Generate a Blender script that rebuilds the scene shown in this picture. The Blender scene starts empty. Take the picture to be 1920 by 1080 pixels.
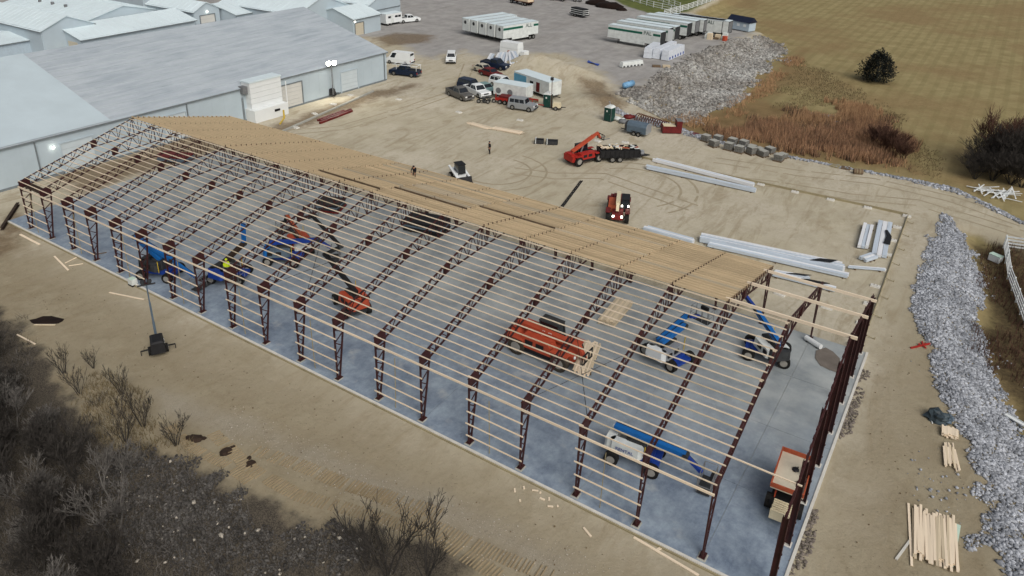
import bpy, math, random
import numpy as np
from mathutils import Vector, Matrix

# ------------------------------------------------------------------ camera, sky, sun, exposure
SC = bpy.context.scene
COL = SC.collection
cam_d = bpy.data.cameras.new("camera"); cam = bpy.data.objects.new("camera", cam_d); COL.objects.link(cam)
cam_d.sensor_width = 36.0; cam_d.lens = 26.6342; cam_d.shift_x = 0.02566; cam_d.shift_y = -0.09169; cam_d.clip_start = 0.5; cam_d.clip_end = 6000
cam.matrix_world = Matrix([[0.828748, -0.233164, 0.508735, 6.228298], [0.559479, 0.324662, -0.762613, -29.703044], [0.012647, 0.91664, 0.399513, 32.457005], [0.0, 0.0, 0.0, 1.0]])
SC.camera = cam
W = bpy.data.worlds.new("World"); SC.world = W; W.use_nodes = True
SUN_EL, SUN_AZ = math.radians(44), math.radians(122)
wn = W.node_tree; wn.nodes.clear()
sky = wn.nodes.new('ShaderNodeTexSky'); sky.sky_type = 'NISHITA'; sky.sun_disc = False
sky.sun_elevation = SUN_EL; sky.sun_rotation = SUN_AZ; sky.air_density = 1.0; sky.dust_density = 6.0; sky.ozone_density = 1.0
hs = wn.nodes.new('ShaderNodeHueSaturation'); hs.inputs['Saturation'].default_value = 0.42   # overcast: greyer than a clear sky
bg = wn.nodes.new('ShaderNodeBackground'); bg.inputs['Strength'].default_value = 0.08
wo = wn.nodes.new('ShaderNodeOutputWorld')
wn.links.new(sky.outputs[0], hs.inputs['Color']); wn.links.new(hs.outputs[0], bg.inputs[0]); wn.links.new(bg.outputs[0], wo.inputs[0])
sl = bpy.data.lights.new("sun", 'SUN'); sl.energy = 1.15; sl.angle = math.radians(45); sl.color = (1.0, 0.96, 0.9)
so = bpy.data.objects.new("sun", sl); COL.objects.link(so)
so.rotation_euler = (math.pi/2 - SUN_EL, 0, math.pi - SUN_AZ)
SC.view_settings.view_transform = 'Standard'; SC.view_settings.look = 'None'
SC.view_settings.exposure = 0.2; SC.view_settings.gamma = 1.0; SC.view_settings.use_curve_mapping = False
random.seed(7); RNG = np.random.default_rng(11)
R = random.random
def U(a, b): return a + (b - a) * random.random()

# ------------------------------------------------------------------ materials
def lin(c): return tuple(((v/255)/12.92 if v/255 <= 0.04045 else ((v/255+0.055)/1.055)**2.4) for v in c)
MATS = {}
def mat(name, rgb, rough=0.7, metal=0.0, var=0.12, scale=3.0, bump=0.0, emit=0.0, obvar=0.0, rgb2=None, spec=0.3, stretch=None):
    """procedural principled material: noise-mottled colour, optional bump, per-object tint"""
    m = bpy.data.materials.new(name); m.use_nodes = True; n = m.node_tree; b = n.nodes['Principled BSDF']
    c = lin(rgb); c2 = lin(rgb2) if rgb2 else tuple(v*(1-var*2.2) for v in c)
    tc = n.nodes.new('ShaderNodeTexCoord'); nz = n.nodes.new('ShaderNodeTexNoise'); nz.inputs['Scale'].default_value = scale
    nz.inputs['Detail'].default_value = 5; nz.inputs['Roughness'].default_value = 0.65
    src = tc.outputs['Object']
    if stretch:
        mp = n.nodes.new('ShaderNodeMapping'); mp.inputs['Scale'].default_value = stretch; n.links.new(src, mp.inputs[0]); src = mp.outputs[0]
    n.links.new(src, nz.inputs['Vector'])
    rp = n.nodes.new('ShaderNodeValToRGB'); rp.color_ramp.elements[0].position = 0.32; rp.color_ramp.elements[1].position = 0.68
    rp.color_ramp.elements[0].color = (*c2, 1); rp.color_ramp.elements[1].color = (*c, 1)
    n.links.new(nz.outputs[0], rp.inputs[0]); out = rp.outputs[0]
    if obvar:
        oi = n.nodes.new('ShaderNodeObjectInfo'); h = n.nodes.new('ShaderNodeHueSaturation')
        mr = n.nodes.new('ShaderNodeMapRange'); mr.inputs[3].default_value = 1-obvar; mr.inputs[4].default_value = 1+obvar
        n.links.new(oi.outputs['Random'], mr.inputs[0]); n.links.new(mr.outputs[0], h.inputs['Value']); n.links.new(out, h.inputs['Color']); out = h.outputs[0]
    n.links.new(out, b.inputs['Base Color'])
    b.inputs['Roughness'].default_value = rough; b.inputs['Metallic'].default_value = metal; b.inputs['Specular IOR Level'].default_value = spec
    if bump:
        bp = n.nodes.new('ShaderNodeBump'); bp.inputs['Strength'].default_value = bump; bp.inputs['Distance'].default_value = 0.1
        n.links.new(nz.outputs[0], bp.inputs['Height']); n.links.new(bp.outputs[0], b.inputs['Normal'])
    if emit:
        b.inputs['Emission Color'].default_value = (*c, 1); b.inputs['Emission Strength'].default_value = emit
    MATS[name] = m; return m
M = MATS
mat('steel_red', (68, 36, 36), 0.55, 0.0, 0.25, 2.0)
mat('pine', (234, 217, 192), 0.8, 0, 0.06, 1.5, obvar=0.10, stretch=(0.4, 8, 8))
mat('pine_warm', (220, 197, 160), 0.85, 0, 0.08, 1.5, obvar=0.16, stretch=(0.4, 8, 8))
mat('pine_grey', (214, 198, 170), 0.85, 0, 0.10, 1.5, obvar=0.16, stretch=(0.4, 8, 8))
mat('old_wood', (118, 100, 80), 0.9, 0, 0.2, 2.0, obvar=0.15)
mat('dark_wood', (62, 48, 38), 0.9, 0, 0.25, 2.0)
mat('white_paint', (224, 228, 228), 0.5, 0, 0.03, 0.6)
mat('white_wall', (180, 194, 202), 0.55, 0, 0.05, 0.25)
mat('white_dirty', (222, 227, 224), 0.6, 0, 0.12, 1.2)
mat('roof_white', (216, 230, 234), 0.5, 0, 0.05, 0.15)
mat('grey_trim', (120, 128, 132), 0.6, 0, 0.1)
mat('glass', (30, 36, 42), 0.08, 0, 0.1, 1.0, spec=0.6)
mat('tyre', (32, 31, 30), 0.9, 0, 0.2, 4.0)
mat('tyre_dusty', (70, 64, 56), 0.95, 0, 0.2, 4.0)
mat('rim', (150, 150, 148), 0.4, 0.6, 0.1)
mat('rim_white', (150, 147, 140), 0.6, 0, 0.1)
mat('black_metal', (34, 34, 36), 0.6, 0, 0.2)
mat('dark_grey', (58, 60, 62), 0.7, 0, 0.2)
mat('mid_grey', (120, 122, 124), 0.7, 0, 0.12)
mat('chrome', (170, 172, 175), 0.25, 0.8, 0.05)
mat('orange', (184, 80, 54), 0.55, 0, 0.12, 1.5)
mat('orange_dusty', (176, 88, 58), 0.75, 0, 0.16, 2.5)
mat('red_paint', (170, 44, 36), 0.5, 0, 0.12, 1.5)
mat('dark_red', (110, 34, 34), 0.6, 0, 0.2, 1.5)
mat('genie_blue', (22, 104, 178), 0.5, 0, 0.1, 1.5)
mat('deep_blue', (28, 64, 150), 0.5, 0, 0.12, 1.5)
mat('cream', (220, 208, 176), 0.6, 0, 0.08, 1.5)
mat('tan_door', (200, 192, 172), 0.6, 0, 0.05)
mat('green_stripe', (18, 92, 74), 0.5, 0, 0.05)
mat('potty_green', (24, 66, 58), 0.55, 0, 0.1)
mat('tank_grey', (94, 110, 124), 0.5, 0, 0.1, 1.5)
mat('tank_blue', (120, 168, 206), 0.5, 0, 0.06)
mat('navy', (28, 36, 56), 0.5, 0, 0.1)
mat('shed_blue', (178, 194, 205), 0.6, 0, 0.06)
mat('wrap', (218, 224, 232), 0.4, 0, 0.08, 2.0)
mat('panel_blue', (202, 214, 226), 0.35, 0.0, 0.12, 0.8, stretch=(0.3, 6, 6))
mat('panel_white', (232, 235, 238), 0.35, 0, 0.08, 0.8, stretch=(0.3, 6, 6))
mat('concrete', (168, 168, 160), 0.9, 0, 0.1, 2.0)
mat('concrete_white', (212, 210, 202), 0.9, 0, 0.08, 2.0)
mat('form_wood', (158, 148, 118), 0.9, 0, 0.12, 1.0, obvar=0.1)
mat('stone_block', (128, 127, 122), 0.9, 0, 0.25, 6.0, obvar=0.12)
mat('lamp_lit', (255, 250, 232), 0.5, 0, 0.0, emit=60)
mat('lamp_small', (255, 248, 230), 0.5, 0, 0.0, emit=14)
mat('lamp_off', (190, 200, 196), 0.3, 0, 0.05)
mat('skin', (186, 140, 112), 0.6, 0, 0.03)
mat('jeans', (44, 50, 66), 0.9, 0, 0.1)
mat('dark_cloth', (34, 32, 36), 0.9, 0, 0.1)
mat('hi_vis', (206, 226, 40), 0.7, 0, 0.05)
mat('bark', (66, 62, 58), 0.95, 0, 0.2, 3.0)
mat('bark_grey', (116, 112, 107), 0.95, 0, 0.2, 3.0)
mat('bark_red', (96, 70, 58), 0.95, 0, 0.2, 3.0)
mat('evergreen', (36, 42, 38), 0.95, 0, 0.3, 2.0)
mat('reed', (178, 140, 108), 0.95, 0, 0.2, 0.35, rgb2=(136, 106, 84)); mat('reed_dark', (112, 92, 76), 0.95, 0, 0.2, 0.35, rgb2=(84, 70, 60)); mat('clod', (122, 106, 82), 0.95, 0, 0.2, 2.0)
mat('reed_pale', (190, 156, 118), 0.95, 0, 0.2, 0.35, rgb2=(156, 122, 92))
mat('dry_grass', (134, 119, 88), 0.95, 0, 0.2, 0.4)
mat('riprap', (184, 188, 195), 0.95, 0, 0.2, 0.5, rgb2=(130, 134, 141)); mat('riprap_dirty', (178, 178, 174), 0.95, 0, 0.2, 0.12, rgb2=(126, 121, 114))
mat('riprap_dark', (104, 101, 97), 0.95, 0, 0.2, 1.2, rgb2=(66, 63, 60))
mat('pale_stone', (186, 178, 164), 0.95, 0, 0.1)
mat('hole_dark', (34, 20, 14), 1.0, 0, 0.3, 1.0)
mat('mud', (84, 70, 56), 1.0, 0, 0.3, 0.8, bump=0.5)
mat('grey_fill', (122, 114, 106), 0.95, 0, 0.1, 1.5)
mat('rust', (98, 58, 42), 0.85, 0, 0.25, 2.0)
mat('water', (128, 140, 148), 0.06, 0, 0.05, spec=0.6)
mat('tarp', (70, 84, 92), 0.5, 0, 0.3, 2.0)
mat('blue_tarp', (52, 84, 170), 0.5, 0, 0.15, 2.0)
mat('light_blue', (96, 160, 190), 0.5, 0, 0.1)
mat('pale_green', (190, 214, 200), 0.6, 0, 0.05)
mat('yellow', (204, 176, 60), 0.6, 0, 0.1)
mat('silver', (158, 162, 166), 0.4, 0.3, 0.06)
mat('pickup_grey', (104, 102, 98), 0.4, 0.2, 0.08)
mat('beige_car', (196, 190, 172), 0.4, 0.1, 0.06)
mat('car_navy', (28, 40, 62), 0.35, 0.1, 0.06)
mat('car_green', (120, 150, 148), 0.4, 0.1, 0.06)
mat('headlight', (220, 222, 220), 0.2, 0, 0.0)
mat('taillight', (150, 24, 20), 0.3, 0, 0.0)

# ------------------------------------------------------------------ mesh builder
def island_var(name, lo, hi, tint=None):
    m = M[name]; n = m.node_tree; b = n.nodes['Principled BSDF']; l = b.inputs['Base Color'].links[0]; src = l.from_socket; n.links.remove(l)
    g = n.nodes.new('ShaderNodeNewGeometry'); mr = n.nodes.new('ShaderNodeMapRange'); mr.inputs[3].default_value = lo; mr.inputs[4].default_value = hi
    h = n.nodes.new('ShaderNodeHueSaturation'); n.links.new(g.outputs['Random Per Island'], mr.inputs[0]); n.links.new(mr.outputs[0], h.inputs['Value']); n.links.new(src, h.inputs['Color']); n.links.new(h.outputs[0], b.inputs['Base Color'])
for nm_, lo_, hi_ in (('riprap', .5, 1.25), ('riprap_dirty', .45, 1.25), ('riprap_dark', .45, 1.3), ('reed', .6, 1.3), ('reed_pale', .65, 1.25), ('dry_grass', .6, 1.2), ('bark_grey', .7, 1.2), ('grey_fill', .7, 1.2), ('evergreen', .5, 1.4), ('reed_dark', .6, 1.3)): island_var(nm_, lo_, hi_)
class MB:
    def __init__(s): s.v = []; s.f = []
    def add(s, vs, fs):
        o = len(s.v); s.v += [tuple(v) for v in vs]; s.f += [tuple(i+o for i in f) for f in fs]; return s
    def box(s, x0, x1, y0, y1, z0, z1):
        return s.add([(x0,y0,z0),(x1,y0,z0),(x1,y1,z0),(x0,y1,z0),(x0,y0,z1),(x1,y0,z1),(x1,y1,z1),(x0,y1,z1)],
                     [(0,3,2,1),(4,5,6,7),(0,1,5,4),(1,2,6,5),(2,3,7,6),(3,0,4,7)])
    def taper(s, b, t):   # b,t = (x0,x1,y0,y1,z)
        return s.add([(b[0],b[2],b[4]),(b[1],b[2],b[4]),(b[1],b[3],b[4]),(b[0],b[3],b[4]),(t[0],t[2],t[4]),(t[1],t[2],t[4]),(t[1],t[3],t[4]),(t[0],t[3],t[4])],
                     [(0,3,2,1),(4,5,6,7),(0,1,5,4),(1,2,6,5),(2,3,7,6),(3,0,4,7)])
    def beam(s, a, b, w, h, up=(0,0,1)):
        a = Vector(a); b = Vector(b); d = (b-a).normalized(); up = Vector(up)
        x = d.cross(up)
        if x.length < 1e-4: x = d.cross(Vector((0,1,0)))
        x.normalize(); y = x.cross(d)
        o = [(-w/2,-h/2),(w/2,-h/2),(w/2,h/2),(-w/2,h/2)]
        return s.add([a+x*p+y*q for p,q in o]+[b+x*p+y*q for p,q in o], [(0,1,2,3),(7,6,5,4),(0,4,5,1),(1,5,6,2),(2,6,7,3),(3,7,4,0)])
    def tube(s, a, b, r, n=6, r2=None, cap=True):
        a = Vector(a); b = Vector(b); r2 = r if r2 is None else r2
        d = (b-a).normalized(); x = d.cross(Vector((0,0,1)))
        if x.length < 1e-3: x = Vector((1,0,0))
        x.normalize(); y = x.cross(d)
        vs = [a+(x*math.cos(t)+y*math.sin(t))*r for t in [2*math.pi*i/n for i in range(n)]]
        vs += [b+(x*math.cos(t)+y*math.sin(t))*r2 for t in [2*math.pi*i/n for i in range(n)]]
        fs = [(i, n+i, n+(i+1)%n, (i+1)%n) for i in range(n)]
        if cap: fs += [tuple(range(n)), tuple(range(2*n-1, n-1, -1))]
        return s.add(vs, fs)
    def prism(s, poly, ax, a, b):   # poly in the two other axes (cyclic order), extruded a..b along ax
        n = len(poly)
        def pt(p, t): return (t,p[0],p[1]) if ax=='x' else ((p[0],t,p[1]) if ax=='y' else (p[0],p[1],t))
        return s.add([pt(p,a) for p in poly]+[pt(p,b) for p in poly], [tuple(range(n-1,-1,-1)), tuple(range(n,2*n))]+[(i,(i+1)%n,n+(i+1)%n,n+i) for i in range(n)])
    def blob(s, c, r, k=1.0, seg=6, rings=4, jit=0.15):
        vs = [(c[0],c[1],c[2]+r[2])]
        for j in range(1, rings):
            t = math.pi*j/rings
            for i in range(seg):
                p = 2*math.pi*i/seg; q = 1+U(-jit,jit)
                vs.append((c[0]+r[0]*math.sin(t)*math.cos(p)*q, c[1]+r[1]*math.sin(t)*math.sin(p)*q, c[2]+r[2]*math.cos(t)*q))
        vs.append((c[0],c[1],c[2]-r[2])); L = len(vs)-1
        fs = [(0,1+i,1+(i+1)%seg) for i in range(seg)]
        for j in range(rings-2):
            for i in range(seg):
                a = 1+j*seg+i; b = 1+j*seg+(i+1)%seg; fs.append((a,a+seg,b+seg,b))
        o = 1+(rings-2)*seg
        fs += [(L,o+(i+1)%seg,o+i) for i in range(seg)]
        return s.add(vs, fs)
    def mesh(s, name, m, smooth=False):
        me = bpy.data.meshes.new(name); me.from_pydata(s.v, [], s.f); me.validate(); me.update()
        me.materials.append(M[m])
        if smooth: me.polygons.foreach_set('use_smooth', [True]*len(me.polygons))
        return me
    def build(s, name, m, parent=None, smooth=False, loc=None):
        return obj(name, s.mesh(name, m, smooth), parent, loc)
def obj(name, me, parent=None, loc=None, rot=None):
    o = bpy.data.objects.new(name, me); COL.objects.link(o)
    if parent: o.parent = parent
    if loc is not None: o.location = loc
    if rot is not None: o.rotation_euler = rot
    return o
def tag(o, label=None, cat=None, group=None, kind=None):
    if label: o['label'] = label
    if cat: o['category'] = cat
    if group: o['group'] = group
    if kind: o['kind'] = kind
    return o
def thing(name, label, cat, loc=(0,0,0), rz=0.0, group=None):
    o = bpy.data.objects.new(name, None); COL.objects.link(o); o.empty_display_size = 0.3
    o.location = loc; o.rotation_euler = (0,0,rz); return tag(o, label, cat, group)
def copy_tree(o, parent=None):
    c = o.copy(); COL.objects.link(c); c.parent = parent
    for ch in o.children: copy_tree(ch, c)
    return c
def ang(a, b): return math.atan2(b[1]-a[1], b[0]-a[0])
def mid(a, b): return ((a[0]+b[0])/2, (a[1]+b[1])/2)
ORD = ['first','second','third','fourth','fifth','sixth','seventh','eighth','ninth','tenth','eleventh','twelfth','thirteenth','fourteenth','fifteenth','sixteenth','seventeenth','eighteenth','nineteenth','twentieth','twenty-first','twenty-second','twenty-third','twenty-fourth']
def text(s, size, m, parent, M4):
    cu = bpy.data.curves.new('lettering', 'FONT'); cu.body = s; cu.size = size; cu.extrude = 0.004; cu.align_x = 'CENTER'
    t = bpy.data.objects.new('lettering', cu); COL.objects.link(t)
    bpy.context.view_layer.update()
    me = bpy.data.meshes.new_from_object(t.evaluated_get(bpy.context.evaluated_depsgraph_get()))
    bpy.data.objects.remove(t); me.name = 'lettering'; me.materials.clear(); me.materials.append(M[m])
    me.transform(M4); return obj('lettering', me, parent)
def face_m(loc, rz):   # text plane upright, reading along +x of a frame turned by rz about z
    return Matrix.Translation(loc) @ Matrix.Rotation(rz, 4, 'Z') @ Matrix.Rotation(math.pi/2, 4, 'X')

# ------------------------------------------------------------------ ground: one sheet with the built-up pad, the low field and the banks
def smooth(t): t = np.clip(t, 0, 1); return t*t*(3-2*t)
def sdf(poly, x, y):
    """signed distance to a polygon, positive inside"""
    p = np.array(poly, float); d = np.full(x.shape, 1e18); ins = np.zeros(x.shape, bool)
    for i in range(len(p)):
        a = p[i]; b = p[(i+1) % len(p)]; e = b-a; L = e@e
        if L < 1e-9: continue
        t = np.clip(((x-a[0])*e[0]+(y-a[1])*e[1])/L, 0, 1)
        d = np.minimum(d, (x-a[0]-t*e[0])**2+(y-a[1]-t*e[1])**2)
        c = ((a[1] > y) != (b[1] > y))
        with np.errstate(divide='ignore', invalid='ignore'):
            xi = (b[0]-a[0])*(y-a[1])/(b[1]-a[1] if b[1] != a[1] else 1e-9)+a[0]
        ins ^= c & (x < xi)
    d = np.sqrt(d); return np.where(ins, d, -d)
LOWN = [(-57.62, 154.29),(-36.66, 139.65),(-38.24, 113.21),(-38.14, 89.01),(-36.71, 72.99),(-27.47, 66.42),(-21.52, 64.27),(-11.28, 63.72),(-2.84, 63.95),(5.93, 64.34),(13.29, 57.39),(40,57),(900,40),(900,3000),(-400,3000),(-58.85, 180.07)]
LOWR = [(7.20, 54.56),(6.96, 45.31),(7.13, 36.27),(7.16, 30.55),(8.50, 26.49),(9.72, 21.60),(11.03, 17.62),(12.05, 13.63),(12.79, 10.95),(13.79, 8.41),(15.5,-2),(17,-400),(900,-400),(900,34),(40,50),(13.36, 51.15),(9.99, 54.30)]
BRUSH = [(-900,-9.5),(-54.06, -8.38),(-47.25, -9.40),(-42.52, -10.38),(-37.27, -11.84),(-32.11, -12.11),(-28.36, -10.33),(-24.02, -10.67),(-20.36, -10.01),(-17.18, -9.15),(-13.56, -7.28),(-10.06, -7.29),(-8.5,-9.5),(-5,-18),(-2,-60),(0,-900),(-900,-900)]
GRAVEL = [(-95.93, 87.29),(-78.52, 77.38),(-76.85, 86.72),(-70.85, 84.21),(-68.84, 91.12),(-60.31, 96.48),(-49.96, 89.07),(-38.83, 76.71),(-38.50, 88.75),(-38.65, 112.89),(-36.79, 138.12),(-56.57, 151.46),(-77.17, 163.21),(-160,420),(-420,420),(-420,60),(-150,20),(-114,20),(-112,76)]
LAWN = [(-83.27, 162.87),(-72.84, 151.92),(-61.17, 144.32),(-57.62, 154.29),(-58.84, 177.82),(-70,420),(-140,420)]
MUDS = [[(-70.82, 33.33),(-71.74, 42.91),(-72.10, 55.75),(-68.84, 63.64),(-67.83, 59.68),(-68.49, 50.55),(-68.05, 41.33),(-67.74, 34.23)], [(-97.81, 84.56),(-97.82, 91.18),(-89.90, 94.56),(-86.81, 87.95),(-90.79, 81.31)],
        [(-48.47, 79.23),(-44.57, 80.10),(-36.46, 71.49),(-37.32, 66.97),(-42.19, 70.67)], [(-68.72, -1.83),(-71.18, 0.85),(-67.63, 1.11),(-65.69, -1.07),(-63.05, -3.15),(-63.15, -4.47)], [(-77.4,8),(-69.9,8),(-69.9,25),(-76.2,30)]]
REEDZ = [(-33.17, 73.10),(-27.88, 83.60),(-23.48, 94.09),(-27.25, 125.80),(-26.12, 138.51),(-23.59, 123.13),(-21.64, 93.57),(-11.65, 92.14),(-6.27, 96.09),(-0.22, 88.22),(2.08, 73.63),(-12.53, 70.05),(-23.40, 70.49)]
DITCH = [(9.27, 51.31),(9.96, 46.84),(11.25, 40.63),(10.79, 34.47),(11.55, 29.92),(12.95, 27.85),(14.27, 22.16),(20,12),(60,10),(60,45),(21,49.5),(12.51, 51.45)]
PALE = [[(-51.54, 36.13),(-48.12, 38.61),(-44.38, 37.74),(-45.56, 34.34),(-48.92, 34.02)],[(-61.75, 52.85),(-62.00, 60.28),(-59.33, 60.10),(-58.48, 53.31)],[(-40.03, 41.77),(-38.79, 44.01),(-36.76, 41.96),(-37.81, 39.52)]]
DAMP = [(-900,-1.2),(-70,-1.2),(4.6,-1.2),(4.8,26),(7,45),(6,52),(20,52),(900,40),(900,-900),(-900,-900)]
GREYB = [(-34.75, -7.78),(-27.98, -6.29),(-20.05, -5.36),(-13.86, -4.10),(-8.99, -3.91),(-4.93, -3.75),(-5.37, -5.19),(-11.23, -5.67),(-16.82, -6.15),(-24.89, -6.80),(-31.30, -8.60)]
HEAPS = [((-54.87, 81.73), 8.5, 5.0, 1.9), ((-59.66, 80.86), 6.0, 4.0, 1.5), ((-48.89, 80.99), 5.0, 3.5, 1.0), ((-40.88, 71.63), 4.5, 3.0, 0.9)]
def nz2(x, y, s, seed):
    r = np.random.default_rng(seed); o = np.zeros(x.shape)
    for k in range(7):
        a = r.uniform(0, 6.28); f = s*r.uniform(0.6, 1.9); o += np.sin((x*math.cos(a)+y*math.sin(a))*f+r.uniform(0, 6.28))
    return o/7
def H(x, y):
    x = np.asarray(x, float); y = np.asarray(y, float)
    z = np.full(x.shape, -0.15)
    z -= 2.0*smooth((sdf(LOWN, x, y)+0.3)/5.5)
    z -= 1.5*smooth((sdf(LOWR, x, y)+0.3)/5.0)
    z -= 2.2*smooth((sdf(BRUSH, x, y))/6.0)
    for c, a, b, h in HEAPS:
        q = ((x-c[0])/a)**2+((y-c[1])/b)**2; z += h*np.exp(-q*1.6)*(1+0.15*nz2(x, y, 1.2, 5))
    nearslab = smooth((np.maximum(np.maximum(-70.2-x, x-4.0), np.maximum(-0.7-y, y-25.2)))/3.0)
    z += (0.045*nz2(x, y, 0.8, 1)+0.03*nz2(x, y, 2.3, 2))*nearslab
    return z
def hz(x, y): return float(H(np.array([x]), np.array([y]))[0])
def hz_p(p): return hz(p[0], p[1])
gx = np.concatenate([-230-np.geomspace(4, 2500, 14)[::-1], np.arange(-230, 42, 0.6), 42+np.geomspace(4, 2500, 14)])
gy = np.concatenate([-40-np.geomspace(4, 2500, 14)[::-1], np.arange(-40, 215, 0.6), 215+np.geomspace(4, 2500, 14)])
X, Y = np.meshgrid(gx, gy); nx, ny = len(gx), len(gy)
Z = H(X, Y)
me = bpy.data.meshes.new('ground'); co = np.stack([X, Y, Z], -1).reshape(-1, 3)
idx = np.arange(nx*ny).reshape(ny, nx)
q = np.stack([idx[:-1,:-1], idx[:-1,1:], idx[1:,1:], idx[1:,:-1]], -1).reshape(-1, 4)
me.vertices.add(len(co)); me.vertices.foreach_set('co', co.ravel())
me.loops.add(q.size); me.loops.foreach_set('vertex_index', q.ravel())
me.polygons.add(len(q)); me.polygons.foreach_set('loop_start', np.arange(0, q.size, 4)); me.polygons.foreach_set('loop_total', np.full(len(q), 4))
me.polygons.foreach_set('use_smooth', np.ones(len(q), bool)); me.update()
def attr(n, a): me.attributes.new(n, 'FLOAT', 'POINT').data.foreach_set('value', np.clip(a, -30, 30).astype(np.float32).ravel())
attr('field', np.maximum(sdf(LOWN, X, Y), sdf(LOWR, X, Y))-1.2); attr('gravel', sdf(GRAVEL, X, Y)); attr('brush', sdf(BRUSH, X, Y)); attr('lawn', sdf(LAWN, X, Y))
attr('damp', sdf(DAMP, X, Y)); attr('greyb', sdf(GREYB, X, Y))
attr('mud', np.max([sdf(p, X, Y) for p in MUDS], 0)); attr('reedy', sdf(REEDZ, X, Y)); attr('ditch', sdf(DITCH, X, Y)); attr('pale', np.max([sdf(p, X, Y) for p in PALE], 0))
gm = bpy.data.materials.new('ground'); gm.use_nodes = True; n = gm.node_tree; bs = n.nodes['Principled BSDF']; bs.inputs['Roughness'].default_value = 0.95; bs.inputs['Specular IOR Level'].default_value = 0.1
tc = n.nodes.new('ShaderNodeTexCoord')
def noise(scale, detail=6, rough=0.6, stretch=None, rot=0, dist=0.0):
    t = n.nodes.new('ShaderNodeTexNoise'); t.inputs['Scale'].default_value = scale; t.inputs['Detail'].default_value = detail; t.inputs['Roughness'].default_value = rough; t.inputs['Distortion'].default_value = dist
    src = tc.outputs['Object']
    if stretch:
        mp = n.nodes.new('ShaderNodeMapping'); mp.inputs['Rotation'].default_value = (0,0,rot); mp.inputs['Scale'].default_value = stretch; n.links.new(src, mp.inputs[0]); src = mp.outputs[0]
    n.links.new(src, t.inputs['Vector']); return t.outputs[0]
def ramp(f, a, b, p0=0.35, p1=0.65):
    r = n.nodes.new('ShaderNodeValToRGB'); r.color_ramp.elements[0].position = p0; r.color_ramp.elements[1].position = p1
    r.color_ramp.elements[0].color = (*lin(a), 1); r.color_ramp.elements[1].color = (*lin(b), 1); n.links.new(f, r.inputs[0]); return r.outputs[0]
def mixc(f, a, b):
    m = n.nodes.new('ShaderNodeMix'); m.data_type = 'RGBA'
    if isinstance(f, float): m.inputs[0].default_value = f
    else: n.links.new(f, m.inputs[0])
    n.links.new(a, m.inputs[6]); n.links.new(b, m.inputs[7]); return m.outputs[2]
def mth(op, a, b=None, c=None):
    m = n.nodes.new('ShaderNodeMath'); m.operation = op
    for i, v in enumerate((a, b, c)):
        if v is None: continue
        if isinstance(v, (int, float)): m.inputs[i].default_value = v
        else: n.links.new(v, m.inputs[i])
    return m.outputs[0]
def region(nm, nzs, amp, soft):
    a = n.nodes.new('ShaderNodeAttribute'); a.attribute_name = nm
    s = mth('ADD', a.outputs['Fac'], mth('MULTIPLY', mth('SUBTRACT', nzs, 0.5), amp))
    r = n.nodes.new('ShaderNodeMapRange'); r.interpolation_type = 'SMOOTHSTEP'; r.inputs[1].default_value = -soft; r.inputs[2].default_value = soft; n.links.new(s, r.inputs[0]); return r.outputs[0]
n_big = noise(0.06, 5, 0.6); n_mid = noise(0.35, 7, 0.65); n_fine = noise(3.0, 6, 0.7); n_grit = noise(14, 4, 0.7)
sand = ramp(n_mid, (166,157,136), (187,180,159), 0.3, 0.7)
sand = mixc(mth('MULTIPLY', ramp(n_big, (0,0,0), (255,255,255), 0.42, 0.62), 0.75), sand, ramp(n_fine, (178,170,152), (199,192,176)))
sand = mixc(mth('MULTIPLY', ramp(noise(0.5, 6, 0.7, (1.0, 0.22, 1), 0.5, 1.5), (0,0,0), (255,255,255), 0.5, 0.66), 0.6), sand, ramp(n_fine, (138,126,102), (154,141,116)))
sand = mixc(mth('MULTIPLY', ramp(noise(0.9, 8, 0.72, (1,.5,1), 1.0, .8), (0,0,0), (255,255,255), 0.5, 0.7), 0.35), sand, ramp(n_fine, (142,131,109), (158,147,124)))
sand = mixc(mth('MULTIPLY', ramp(n_grit, (0,0,0), (255,255,255), 0.55, 0.75), 0.35), sand, ramp(n_fine, (126,114,94), (146,134,112)))
dampc = ramp(n_mid, (139,128,106), (158,149,127), 0.3, 0.7)
dampc = mixc(mth('MULTIPLY', ramp(noise(0.45, 7, 0.7, (1.0, 0.3, 1), 0.4, 1.2), (0,0,0), (255,255,255), 0.48, 0.7), 0.45), dampc, ramp(n_fine, (120,107,83), (138,124,98)))
dampc = mixc(mth('MULTIPLY', ramp(noise(2.2, 8, 0.75), (0,0,0), (255,255,255), 0.5, 0.68), 0.4), dampc, ramp(n_big, (118,106,84), (132,120,96)))
dampc = mixc(mth('MULTIPLY', ramp(noise(5.0, 3, 0.5), (0,0,0), (255,255,255), 0.66, 0.72), 0.6), dampc, ramp(n_big, (96,84,64), (176,166,146), .45, .55))
dampc = mixc(mth('MULTIPLY', ramp(n_grit, (0,0,0), (255,255,255), 0.52, 0.72), 0.4), dampc, ramp(n_fine, (112,100,79), (130,117,93)))
grav = ramp(n_mid, (142,140,138), (168,166,162), 0.3, 0.7)
grav = mixc(mth('MULTIPLY', ramp(noise(0.3, 6, 0.7, (1, 0.15, 1), 1.2, 1.0), (0,0,0), (255,255,255), 0.48, 0.7), 0.5), grav, ramp(n_fine, (122,118,114), (136,132,126)))
wv = n.nodes.new('ShaderNodeTexWave'); wv.inputs['Scale'].default_value = 0.15; wv.inputs['Distortion'].default_value = 1.5; wv.inputs['Detail'].default_value = 3; wv.inputs['Detail Scale'].default_value = 0.12
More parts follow.
